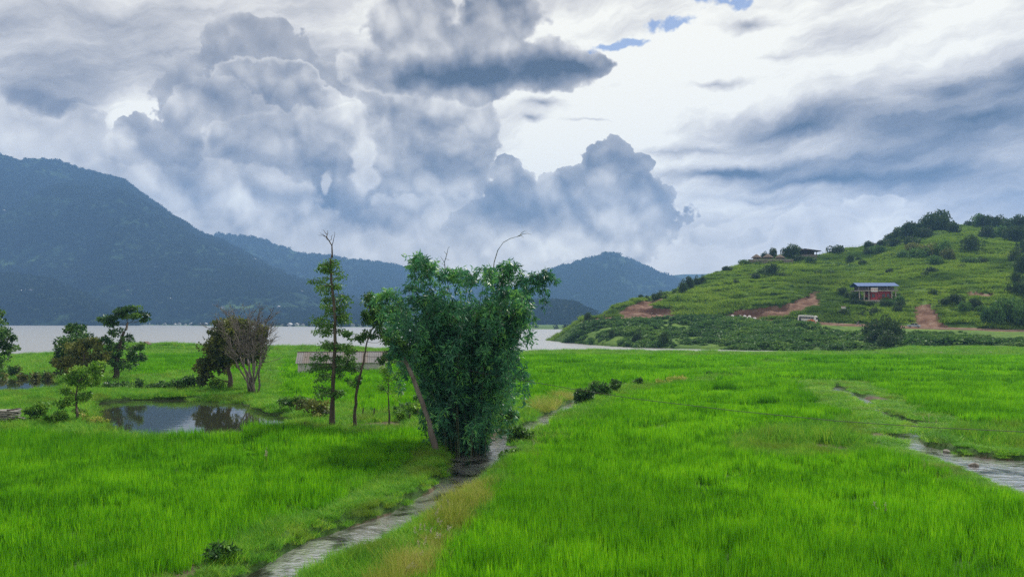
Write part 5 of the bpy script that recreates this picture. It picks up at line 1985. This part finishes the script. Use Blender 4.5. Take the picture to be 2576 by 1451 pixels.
def hill_plant(name, label, cat, kind_, xv, yv, rx, ry, group=None, sunk=.10, pos=None, lift=0.0):
    """xv, yv: foot of the plant in the survey; rx, ry: half width and height there"""
    p = pos or hill_at(xv, yv)
    ry = ry * (1.25 if name == 'summit_tree' else 1.1)
    k = p.y / FV
    cm, tm = HB[kind_][int(rng.integers(0, 4))]
    sx, sz = rx * k / .95, ry * k / 1.35
    o = thing(name, (p.x, p.y, p.z - sunk * sz + lift), label, cat, group, rng.uniform(0, 6.28))
    o.scale = (sx, sx, sz)
    link('crown', cm, o)
    link('trunk', tm, o)
    return o


G1 = 'trees on the left shoulder of the hill'
for x, y, rx, ry in ((1612, 752, 8, 13), (1626, 752, 9, 18), (1645, 750, 9, 18), (1660, 749, 11, 20), (1676, 748, 8, 13)):
    hill_plant('shoulder_tree', 'small dark tree in the low clump above the red mound', 'tree', 'dark', x, y, rx, ry, 'clump above the red mound')
for x, y, rx, ry in ((1718, 735, 12, 36), (1732, 727, 12, 38), (1752, 719, 11, 26), (1768, 712, 10, 22), (1740, 724, 10, 18)):
    hill_plant('shoulder_tree', 'dark tree in the clump on the left skyline of the hill', 'tree', 'dark', x, y, rx, ry, 'clump on the left skyline')
hill_plant('crest_tree', 'flat little tree on the left skyline below the walled huts', 'tree', 'round', 1830, 684, 14, 16)
hill_plant('crest_tree', 'bush at the left corner of the walled huts', 'bush', 'mid', 1872, 668, 14, 14)
for x, y, rx, ry in ((1925, 652, 10, 20), (1945, 650, 10, 24), (1910, 652, 9, 12)):
    hill_plant('garden_tree', 'dark tree behind the thatched huts on the crest', 'tree', 'dark', x, y, rx, ry, 'trees behind the huts')
for x, y, rx, ry in ((1978, 650, 14, 34), (1994, 650, 17, 40), (2012, 648, 13, 30)):
    hill_plant('garden_tree', 'tall dark tree between the huts and the flat roofed building', 'tree', 'dark', x, y, rx, ry, 'trees between huts and flat roof')
hill_plant('crest_tree', 'single spreading tree on the skyline by the fence', 'tree', 'round', 2105, 640, 22, 28)
hill_plant('crest_tree', 'single small tree beside the grey block on the skyline', 'tree', 'round', 2188, 628, 12, 26)
for i, (x, y, rx, ry) in enumerate(((2245, 605, 18, 20), (2270, 596, 20, 28), (2290, 600, 22, 40), (2285, 590, 14, 24), (2318, 588, 26, 36), (2344, 580, 24, 40), (2362, 578, 30, 50), (2380, 582, 24, 44), (2400, 585, 18, 26), (2225, 620, 18, 20), (2330, 600, 24, 30), (2250, 625, 20, 24), (2295, 622, 22, 30))):
    hill_plant('summit_tree', 'dark tree in the big clump on the hilltop', 'tree', 'dark' if i % 3 else 'round', x, y, rx, ry, 'big clump on the hilltop')
for i, (x, y, rx, ry) in enumerate(((2312, 655, 26, 40), (2340, 648, 26, 44), (2372, 652, 24, 46), (2300, 640, 20, 30), (2352, 668, 20, 30), (2385, 655, 20, 34), (2280, 648, 20, 24))):
    hill_plant('slope_tree', 'pale topped tree in the clump just below the hilltop', 'tree', 'olive' if i % 2 else 'mid', x, y, rx, ry, 'clump below the hilltop')
hill_plant('slope_tree', 'large round dark tree alone right of the hilltop clump', 'tree', 'dark', 2448, 634, 24, 44)
for i, (x, y, rx, ry) in enumerate(((2462, 570, 16, 34), (2480, 574, 18, 30), (2500, 574, 20, 32), (2520, 576, 18, 34), (2545, 576, 20, 28), (2566, 578, 20, 34), (2590, 576, 22, 30), (2490, 600, 22, 34), (2520, 600, 22, 34), (2550, 605, 24, 38), (2575, 610, 24, 40), (2535, 590, 20, 30), (2600, 600, 24, 40), (2440, 572, 10, 14))):
    hill_plant('summit_tree', 'tree in the dark wood on the right skyline', 'tree', 'dark' if i % 4 else 'mid', x, y, rx, ry, 'wood on the right skyline')
for i, (x, y, rx, ry) in enumerate(((2560, 660, 18, 40), (2580, 690, 22, 60), (2555, 720, 16, 34), (2575, 745, 24, 50), (2590, 640, 24, 44), (2540, 742, 14, 26), (2600, 780, 26, 50))):
    hill_plant('slope_tree', 'dark tree at the right edge of the hillside', 'tree', 'dark', x, y, rx, ry, 'trees down the right edge')
for i, (x, y, rx, ry) in enumerate(((2500, 820, 26, 74), (2520, 815, 24, 66), (2482, 822, 20, 50), (2545, 822, 26, 70), (2570, 826, 26, 66), (2535, 790, 22, 50))):
    hill_plant('roadside_bamboo', 'feathery bamboo clump above the road at far right', 'bamboo', 'mid', x, y, rx, ry, 'bamboo above the road')
for i, (x, y, rx, ry) in enumerate(((2194, 850, 26, 50), (2220, 852, 32, 64), (2244, 852, 26, 52), (2208, 864, 30, 40), (2236, 868, 30, 40))):
    hill_plant('roadside_tree', 'grey green tree in the mass below the house', 'tree', 'dark', x, y, rx, ry, 'tree mass below the house')
for i, (x, y, rx, ry) in enumerate(((1540, 850, 9, 26), (1604, 862, 14, 34), (1672, 868, 14, 36), (1480, 805, 11, 24), (1490, 812, 10, 16))):
    hill_plant('bank_tree', ('small upright tree on the bank below the red mound', 'round dark bush low on the bank above the water', 'dark bush with a drooping foot at the water', 'tree on the tip of the headland', 'bush under the headland tree')[i], 'tree' if i in (0, 3) else 'bush', 'dark', x, y, rx, ry)
scat = [(1945, 690, 22, 30), (1920, 690, 16, 18), (1965, 700, 16, 16), (1900, 700, 14, 14), (2010, 660, 20, 22), (2040, 660, 16, 18), (2140, 665, 12, 26), (2160, 660, 10, 14), (2170, 670, 10, 12), (2210, 640, 20, 26), (2190, 640, 14, 20),
        (2345, 690, 18, 22), (2330, 700, 14, 14), (2440, 665, 22, 24), (2470, 660, 14, 14), (2420, 680, 12, 12), (2060, 690, 12, 12), (2090, 690, 16, 12), (2240, 690, 10, 10), (2000, 690, 10, 10), (1850, 715, 10, 10), (1990, 725, 10, 10), (2120, 800, 16, 18), (2150, 770, 14, 22),
        (2400, 770, 20, 28), (2425, 790, 16, 36), (2450, 780, 18, 26), (2375, 775, 14, 18), (2350, 745, 12, 14), (2470, 790, 16, 24), (2120, 745, 14, 22), (2135, 752, 12, 18), (2266, 775, 14, 18), (2240, 770, 16, 18), (2180, 790, 16, 20), (2200, 800, 18, 20), (2260, 790, 14, 20), (2010, 815, 8, 10), (2150, 760, 16, 26), (2165, 772, 14, 18), (2225, 770, 16, 16), (2262, 764, 14, 22), (2195, 774, 14, 14)]
for i, (x, y, rx, ry) in enumerate(scat):
    up_ = y < 735
    hill_plant('hill_bush', 'dark bush dotted over the open upper slope' if up_ else 'bush around the blue roofed house and the road bank', 'bush', ('dark', 'mid', 'dark', 'round')[i % 4], x, y, rx, ry, 'bushes on the upper slope' if up_ else 'bushes near the house')


# ------------------------------------------------------------------ buildings on the hill
def house():
    p = hill_at(2204, 762)
    k = p.y / FV
    t = thing('house', (p.x, p.y + 2, p.z - .3), 'red walled house with a blue metal roof on the hillside', 'house', rz=R(-4))
    W, Dp = 96 * k, 8.0
    u = k                                          # one survey unit in metres
    base = MB().box((0, 0, -1.2), (W * .96, Dp, 3.2))
    base.build('plinth', M['concrete'], t)
    h0 = .42
    H1 = 22 * u
    MB().box((W * .10, .4, h0 + H1 / 2), (W * .50, Dp - 1.4, H1)).build('wall', M['red_wall'], t)
    for i, x in enumerate((-.09, .06, .17, .29)):
        f = MB().box((W * x, -Dp / 2 + 1.08, h0 + H1 * .5), (1.3, .06, 1.5)).build('window' if i != 1 else 'door', M['dark_wood'], t)
        MB().box((W * x, -Dp / 2 + 1.03, h0 + H1 * .5), (1.05, .05, 1.25)).build('pane' if i != 1 else 'panel', M['glass'] if i != 1 else M['red_wall'], f)
    for x in (-.46, -.34, -.22, .36, .46):
        MB().box((W * x, -Dp / 2 + .3, h0 + H1 / 2), (.35, .35, H1)).build('pillar', M['concrete'], t)
    MB().box((0, 0, h0 + H1 + .18), (W * 1.02, Dp + 1.2, .36)).build('floor_slab', M['concrete'], t)
    z1 = h0 + H1 + .36
    MB().box((W * .02, 1.0, z1 + .8), (W * .9, Dp - 3.0, 1.6)).build('upper_room', M['dark_wood'], t)
    for x in (-.48, -.24, 0, .24, .48):
        for y in (-Dp / 2 - .1, Dp / 2 - .2):
            MB().tube([(W * x, y, z1), (W * x, y, z1 + 1.75)], .07, 6).build('roof_post', M['steel'], t)
    MB().box((0, -Dp / 2 - .3, z1 + .95), (W, .06, .06)).box((0, -Dp / 2 - .3, z1 + .5), (W, .05, .05)).build('railing', M['steel'], t)
    s = MB().box((-W * .10, -Dp / 2 - .62, z1 + .15), (W * .17, .08, 1.7)).build('sign_board', M['white'], t)
    for i in range(5):
        MB().box((-W * .10 - 1.1 + .55 * i, -Dp / 2 - .675, z1 + .25), (.34, .02, .42)).build('lettering', M['red_wall'], s)
    n = 12
    for i in range(n):
        x0 = -W * .53 + W * 1.06 * i / n
        m = MB()
        m.prism([(-Dp / 2 - 1.1, z1 + 1.65), (0, z1 + 3.2), (Dp / 2 + .9, z1 + 1.65), (Dp / 2 + .9, z1 + 1.73), (0, z1 + 3.3), (-Dp / 2 - 1.1, z1 + 1.73)][::-1], x0, x0 + W * 1.06 / n - .05, 'x')
        m.build('roof_sheet', M['blue_roof'], t)


house()


def huts():
    # retaining wall with huts on top
    a, b = hill_at(1886, 660), hill_at(2000, 648)
    D = a.y - 4
    k = D / FV
    L0, R0 = at(1884, 670, D), at(1985, 664, D + 6)
    w = thing('retaining_wall', ((L0.x + R0.x) / 2, D, a.z - 3.5), 'brown stone retaining wall under the thatched huts on the crest', 'wall')
    m = MB()
    m.box((0, 0, 1.6), ((R0.x - L0.x), 1.2, 6.4))
    m.build('wall_face', M['stone_wall'], w)
    MB().box((0, -.05, 4.9), ((R0.x - L0.x) + .4, 1.5, .35)).build('coping', M['concrete'], w)
    for i, (x, s) in enumerate(((1903, 1.0), (1932, 1.05), (1962, .95))):
        p = at(x, 655, D + 5)
        t = thing('thatched_hut', (p.x, p.y, a.z + 1.2), ('leftmost thatched hut on the crest wall', 'middle thatched hut on the crest wall', 'rightmost thatched hut on the crest wall')[i], 'hut', 'huts on the crest', 0, s)
        r, h = 2.3, 1.9
        MB().tube([(0, 0, -.4), (0, 0, h)], r * .8, 14).build('wall', M['thatch'], t)
        MB().tube([(0, 0, h - .3), (0, 0, h + .5), (0, 0, h + 1.9)], [r * 1.35, r, .12], 14).build('roof', M['thatch'], t)
        MB().box((0, -r * .81, .65), (.9, .1, 1.7)).build('door', M['dark_wood'], t)
    p = hill_at(2032, 650)
    t = thing('pavilion', (p.x, p.y - 1, p.z - .3), 'dark flat roofed pavilion on the crest right of the huts', 'pavilion')
    kk = p.y / FV
    W = 40 * kk
    MB().box((0, 0, 1.0), (W * .95, 5, 2.6)).build('base_wall', M['stone_wall'], t)
    MB().prism([(-W / 2 - .5, 4.7), (W / 2 + 2.0, 4.2), (W / 2 + 2.0, 4.5), (-W / 2 + 1.5, 5.8), (-W / 2 - .5, 5.2)], -3.6, 3.4, 'y').build('roof', M['dark_wood'], t)
    for x in (-.45, -.15, .15, .45):
        MB().box((W * x, -2.2, 3.4), (.3, .3, 2.4)).build('post', M['dark_wood'], t)
    MB().box((W * .05, 1.0, 3.3), (W * .7, 2.4, 2.2)).build('room', M['dark_wood'], t)
    # fence along the skyline
    f0 = [hill_at(x, 600) for x in np.linspace(2062, 2180, 15)]
    t = thing('crest_fence', f0[0], 'thin post and wire fence along the skyline', 'fence')
    for q in f0:
        MB().tube([q - f0[0] + Vector((0, 0, -.3)), q - f0[0] + Vector((0, 0, 2.6))], .07, 5).build('post', M['steel'], t)
    for h in (.9, 1.7, 2.4):
        MB().tube([q - f0[0] + Vector((0, 0, h)) for q in f0], .03, 4).build('rail', M['steel'], t)
    q = hill_at(2196, 622)
    t = thing('crest_block', (q.x, q.y, q.z - .5), 'small grey block building on the skyline left of the hilltop trees', 'building')
    MB().box((0, 0, 1.4), (6, 4, 3.4)).build('wall', M['concrete'], t)
    MB().box((0, 0, 3.22), (6.6, 4.6, .22)).build('roof', M['stone_wall'], t)
    MB().box((-.9, -2.02, 1.6), (1.2, .08, 1.1)).build('window', M['glass'], t)


huts()


# ------------------------------------------------------------------ vehicles on the road
def wheels(t, xs, y, r):
    for x in xs:
        for s in (-1, 1):
            w = thing('wheel', (x, s * y, r), None, None)
            w.parent = t
            MB().tube([(0, -.12, 0), (0, .12, 0)], r, 16).build('tyre', M['tyre'], w, True)
            MB().tube([(0, -.13, 0), (0, .13, 0)], r * .55, 12).build('rim', M['steel'], w)


def bus():
    p, a, tilt = road_at(2025, -.05)
    t = thing('bus', p, 'white bus with orange flashes on the hill road', 'bus', rz=a)
    t.rotation_euler = (0, -tilt, a)
    L, H = 7.2, 2.75
    prof = [(-L / 2, .45), (L / 2 - .1, .45), (L / 2, 1.0), (L / 2 - .05, 2.1), (L / 2 - .25, H - .05), (L / 2 - .6, H), (-L / 2 + .25, H), (-L / 2 + .05, H - .25), (-L / 2, 1.3)]
    MB().prism(prof, -1.1, 1.1, 'y').build('body', M['white'], t)
    for i in range(5):
        f = MB().box((-2.3 + 1.12 * i, -1.12, 1.85), (1.0, .05, .75)).build('window', M['dark_wood'], t)
        MB().box((-2.3 + 1.12 * i, -1.14, 1.85), (.9, .04, .66)).build('pane', M['glass'], f)
        f = MB().box((-2.3 + 1.12 * i, 1.12, 1.85), (1.0, .05, .75)).build('window', M['dark_wood'], t)
    for s in (-1, 1):
        MB().box((s * (L / 2 - .02), 0, 1.75), (.1, 1.9, .85)).build('windscreen', M['glass'], t)
    MB().prism([(-.4, .6), (L / 2 - .25, .6), (L / 2 - .3, .95), (1.6, 1.2), (.4, 1.0)], -1.135, -1.1, 'y').build('stripe', M['orange'], t)
    MB().prism([(1.3, 1.22), (2.9, 1.1), (2.2, 1.45)], -1.132, -1.1, 'y').build('stripe', M['orange'], t)
    MB().box((-L / 2 + .9, -1.12, 1.25), (.75, .05, 1.7)).build('door', M['glass'], t)
    MB().box((0, 0, H + .08), (3.6, 1.7, .1)).build('roof_rack', M['steel'], t)
    for s in (-1, 1):
        MB().box((-L / 2 - .02, s * .8, .85), (.06, .3, .2)).build('headlight', M['silver'], t)
    wheels(t, (-L / 2 + 1.3, L / 2 - 1.7), .98, .45)


def car():
    p, a, tilt = road_at(2294, .0)
    t = thing('car', p, 'silver blue car on the road below the red earth slip', 'car', rz=a)
    t.rotation_euler = (0, -tilt, a)
    L = 4.4
    MB().prism([(-L / 2, .35), (L / 2, .35), (L / 2 + .02, .7), (L / 2 - .2, .92), (1.3, .98), (-1.1, .98), (-L / 2 + .15, .85), (-L / 2 - .02, .6)], -.85, .85, 'y').build('body', M['silver'], t)
    c = MB().prism([(-1.15, .98), (1.5, .98), (1.0, 1.42), (-.55, 1.45)], -.74, .74, 'y').build('cabin', M['glass'], t)
    MB().prism([(-.62, 1.45), (1.02, 1.43), (.95, 1.50), (-.5, 1.52)], -.74, .74, 'y').build('roof', M['silver'], c)
    for x in (.22,):
        MB().prism([(x - .06, .97), (x + .06, .97), (x + .06, 1.46), (x - .06, 1.46)], -.755, .755, 'y').build('pillar', M['silver'], c)
    for s in (-1, 1):
        MB().box((-L / 2 - .01, s * .6, .68), (.08, .35, .14)).build('headlight', M['white'], t)
        MB().box((L / 2 + .01, s * .62, .72), (.06, .3, .14)).build('tail_light', M['red_wall'], t)
    wheels(t, (-1.35, 1.35), .76, .32)


# ------------------------------------------------------------------ people (each one continuous skinned body)
def person(label, pos, shirt, rz, seed, sit=False):
    rg = np.random.default_rng(seed)
    t = thing('person', pos, label, 'person', None, rz)
    me = bpy.data.meshes.new('body')
    if sit:
        J = {'pel': (0, 0, .80), 'che': (-.05, 0, 1.18), 'nec': (-.08, 0, 1.38), 'hed': (-.10, 0, 1.52), 'top': (-.10, 0, 1.66), 'ls': (-.05, .19, 1.32), 'le': (-.22, .24, 1.10), 'lw': (-.45, .22, 1.02),
             'rs': (-.05, -.19, 1.32), 're': (-.22, -.24, 1.10), 'rw': (-.45, -.22, 1.02), 'lh': (0, .10, .78), 'lk': (-.38, .18, .72), 'la': (-.28, .20, .34), 'lt': (-.42, .20, .28), 'rh': (0, -.10, .78), 'rk': (-.38, -.18, .72), 'ra': (-.28, -.20, .34), 'rt': (-.42, -.20, .28)}
    else:
        st = .10
        J = {'pel': (0, 0, .92), 'che': (0, 0, 1.25), 'nec': (.01, 0, 1.47), 'hed': (.02, 0, 1.58), 'top': (.02, 0, 1.70), 'ls': (0, .19, 1.40), 'le': (.04, .26, 1.12), 'lw': (-.05, .24, .88),
             'rs': (0, -.19, 1.40), 're': (-.04, -.26, 1.12), 'rw': (-.10, -.22, .90), 'lh': (0, .10, .88), 'lk': (-.06 - st, .11, .48), 'la': (st * .5, .11, .08), 'lt': (-.14 + st * .5, .12, .03), 'rh': (0, -.10, .88), 'rk': (-.02, -.11, .48), 'ra': (st, -.11, .08), 'rt': (-.12 + st, -.12, .03)}
    ed = [('pel', 'che'), ('che', 'nec'), ('nec', 'hed'), ('hed', 'top'), ('che', 'ls'), ('ls', 'le'), ('le', 'lw'), ('che', 'rs'), ('rs', 're'), ('re', 'rw'), ('pel', 'lh'), ('lh', 'lk'), ('lk', 'la'), ('la', 'lt'), ('pel', 'rh'), ('rh', 'rk'), ('rk', 'ra'), ('ra', 'rt')]
    rad = {'pel': .15, 'che': .165, 'nec': .06, 'hed': .10, 'top': .085, 'ls': .075, 'le': .05, 'lw': .036, 'rs': .075, 're': .05, 'rw': .036, 'lh': .10, 'lk': .065, 'la': .045, 'lt': .04, 'rh': .10, 'rk': .065, 'ra': .045, 'rt': .04}
    nm = list(J)
    me.from_pydata([J[q] for q in nm], [(nm.index(a), nm.index(b)) for a, b in ed], [])
    o = link('body', me, t)
    md = o.modifiers.new('skin', 'SKIN')
    sv = me.skin_vertices[0].data
    for i, q in enumerate(nm):
        sv[i].radius = (rad[q], rad[q])
        sv[i].use_root = q == 'pel'
    sb = o.modifiers.new('sub', 'SUBSURF')
    sb.levels = sb.render_levels = 1
    dg = bpy.context.evaluated_depsgraph_get()
    body = bpy.data.meshes.new_from_object(o.evaluated_get(dg))
    o.modifiers.clear()
    o.data = body
    body.materials.clear()
    for m_ in (M['skin'], shirt, M['dark_cloth']):
        body.materials.append(m_)
    zc = J['pel'][2]
    for f in body.polygons:
        c = f.center
        f.material_index = 0 if c.z > J['nec'][2] - .01 else (1 if c.z > zc and abs(c.y) < .29 and c.z > J['le'][2] - .02 else (2 if c.z <= zc + .02 and abs(c.y) < .2 else 0))
    hr = MB().ball((J['top'][0] + .015, 0, J['top'][2] - .02), .105, 10, 6, (1, .9, .8))
    hr.build('hair', M['tyre'], t, True)
    return t


def motorcycle(label, xv, lane):
    p, a, tilt = road_at(xv, lane)
    t = thing('motorcycle', p, label, 'motorcycle', rz=a)
    for x in (-.62, .62):
        w = thing('wheel', (x, 0, .30), None, None)
        w.parent = t
        MB().tube([(0, -.05, 0), (0, .05, 0)], .30, 16).build('tyre', M['tyre'], w)
        MB().tube([(0, -.055, 0), (0, .055, 0)], .18, 12).build('rim', M['steel'], w)
    MB().prism([(-.35, .35), (.35, .33), (.45, .55), (-.2, .82), (-.42, .70)], -.12, .12, 'y').build('engine_frame', M['dark_cloth'], t)
    MB().prism([(-.38, .68), (.05, .70), (.02, .86), (-.30, .92)], -.13, .13, 'y').build('tank', M['silver'], t)
    MB().prism([(.02, .72), (.75, .78), (.72, .86), (.02, .82)], -.13, .13, 'y').build('seat', M['tyre'], t)
    MB().tube([(-.62, 0, .30), (-.42, 0, .95)], .04, 8).build('fork', M['steel'], t)
    MB().tube([(-.36, -.34, 1.02), (-.42, 0, .97), (-.36, .34, 1.02)], .022, 6).build('handlebar', M['steel'], t)
    MB().ball((-.52, 0, .84), .09).build('headlight', M['white'], t)
    return p, a


bus()
car()
pm, am = motorcycle('small motorcycle on the road left of the tree mass', 2156, .1)
person('rider in dark clothes on the motorcycle', pm + Vector((.12 * math.cos(am), .12 * math.sin(am), .0)), M['dark_cloth'], am, 1, True)
for i, (x, y, sh, lb) in enumerate(((1639, 790, 'white_cloth', 'person in a white shirt on the red mound, the left of two'), (1652, 792, 'white_cloth', 'person in a white shirt on the red mound, the right of two'), (1520, 800, 'dark_cloth', 'person in dark clothes at the edge of the headland'), (1694, 801, 'white_cloth', 'person in a white shirt standing on the road left of the white sacks'))):
    person(lb, hill_at(x, y) + Vector((0, 0, -.02)), M[sh], .6 * i, 5 + i)


# ------------------------------------------------------------------ white sacks, roadside sign, white roadside block
me_s = None
rgs = np.random.default_rng(91)
n_ = 0
for i in range(13):
    x = 1836 + i * 4.8
    lay = 2 if i % 3 == 1 else 1
    for j in range(lay):
        p, a, tl = road_at(x, .72)
        bm = bmesh.new()
        bmesh.ops.create_uvsphere(bm, u_segments=12, v_segments=8, radius=1)
        for v in bm.verts:
            v.co.z = math.copysign(abs(v.co.z) ** .8, v.co.z)
            v.co += Vector(rgs.normal(0, .03, 3))
        me = bpy.data.meshes.new('white_sack')
        bm.to_mesh(me)
        bm.free()
        me.materials.append(M['sack'])
        o = link('white_sack', me)
        o.location = (p.x + rgs.normal(0, .1), p.y, p.z + .45 + .75 * j)
        o.scale = (.75, .55, .5)
        o.rotation_euler = (0, 0, rgs.normal(0, .3))
        tag(o, 'stuffed white sack in the row under the red cutting', 'sack', 'white sacks along the road')
q = hill_at(2121, 782)
t = thing('roadside_sign', (q.x, q.y, q.z - .2), 'small white sign on a post left of the house', 'sign')
MB().tube([(0, 0, 0), (0, 0, 1.5)], .05, 6).build('post', M['steel'], t)
MB().box((0, -.06, 1.6), (1.9, .06, 1.0)).build('board', M['white'], t)
MB().box((0, -.10, 1.95), (1.7, .02, .18)).build('lettering', M['red_wall'], t)
p, a, tl = road_at(2026, -.85)
o = MB().prism([(-.8, 0), (.8, 0), (.7, 1.1), (-.6, 1.2)], -.4, .4, 'y').build('concrete_block', M['white'])
o.location = p + Vector((0, -.6, -.9))
tag(o, 'white concrete block on the verge below the bus', 'block')

# ------------------------------------------------------------------ houses across the lake
def far_house(label, group, pos, s, rz, roofm):
    t = thing('far_house', pos, label, 'house', group, rz, s)
    MB().box((0, 0, 1.6), (8, 6, 4.6)).build('wall', M['whitewash'], t)
    MB().prism([(-4.6, 3.8), (0, 6.0), (4.6, 3.8)], -3.6, 3.6, 'y').build('roof', roofm, t)
    for x in (-2.2, 0, 2.2):
        MB().box((x, -3.02, 2.0), (1.1, .1, 1.3)).build('window', M['glass'], t)
    return t


def slope_point(G, xv, yv):
    Xw, D, Z = G
    xs = Xw[0] / D[0] * FV * math.cos(PITCH) + 1288
    j = int(np.clip(np.searchsorted(xs, xv), 1, len(xs) - 1))
    Yv = 805 - (Z[:-2, j] - CAM_H) / D[:-2, j] * FV
    i = int(np.argmax(Yv <= yv)) if (Yv <= yv).any() else len(Yv) - 1
    return Vector((Xw[i, j], D[i, j], Z[i, j]))


rgf = np.random.default_rng(77)
for x, y in ((4, 533), (52, 735), (62, 736), (74, 738), (430, 758), (530, 708), (560, 775), (628, 733), (640, 655), (705, 708), (758, 736), (790, 705), (830, 745), (320, 735), (335, 742), (700, 775), (860, 760)):
    G = SPUR if (x < 120 and y > 700) else BIG
    p = slope_point(G, x, y)
    far_house('white walled house among the trees of the left mountain', 'scattered houses on the mountain', p + Vector((0, -3, -1.5)), rgf.uniform(.8, 1.4), rgf.normal(0, .4), M['roof_far'])
for i in range(34):
    x = 345 + i * 17.5 + rgf.normal(0, 5)
    D = float(np.interp(x, xs_, d0_)) + rgf.uniform(16, 40)
    far_house('pale house in the village along the far shore', 'village on the far shore', Vector(((x - 1288) / FV * D, D, -1.0)), rgf.uniform(.45, .8), rgf.normal(0, .4), M['roof_far'] if i % 3 else M['tin'])


# ------------------------------------------------------------------ labels that single out the members of a group
ORD = ['leftmost', 'second', 'third', 'fourth', 'fifth', 'sixth', 'seventh', 'eighth', 'ninth', 'tenth', 'eleventh', 'twelfth', 'thirteenth', 'fourteenth', 'fifteenth', 'sixteenth', 'seventeenth', 'eighteenth', 'nineteenth', 'twentieth']


def ordinal(i, n):
    if i == 0: return 'leftmost'
    if i == n - 1: return 'rightmost'
    if i < (n + 1) // 2 or n - 1 - i >= len(ORD): return (ORD[i] if i < len(ORD) else 'inner one') + ' from the left'
    return ORD[n - 1 - i] + ' from the right'


fam = {}
for o in SC.objects:
    if o.parent is None and 'group' in o and 'category' in o:
        fam.setdefault((o['group'], o['label']), []).append(o)
for (g, lb), ob in fam.items():
    if 1 < len(ob) <= 40:
        ob.sort(key=lambda o: o.location.x / max(o.location.y, 1))
        for i, o in enumerate(ob):
            o['label'] = lb + ', ' + ordinal(i, len(ob))
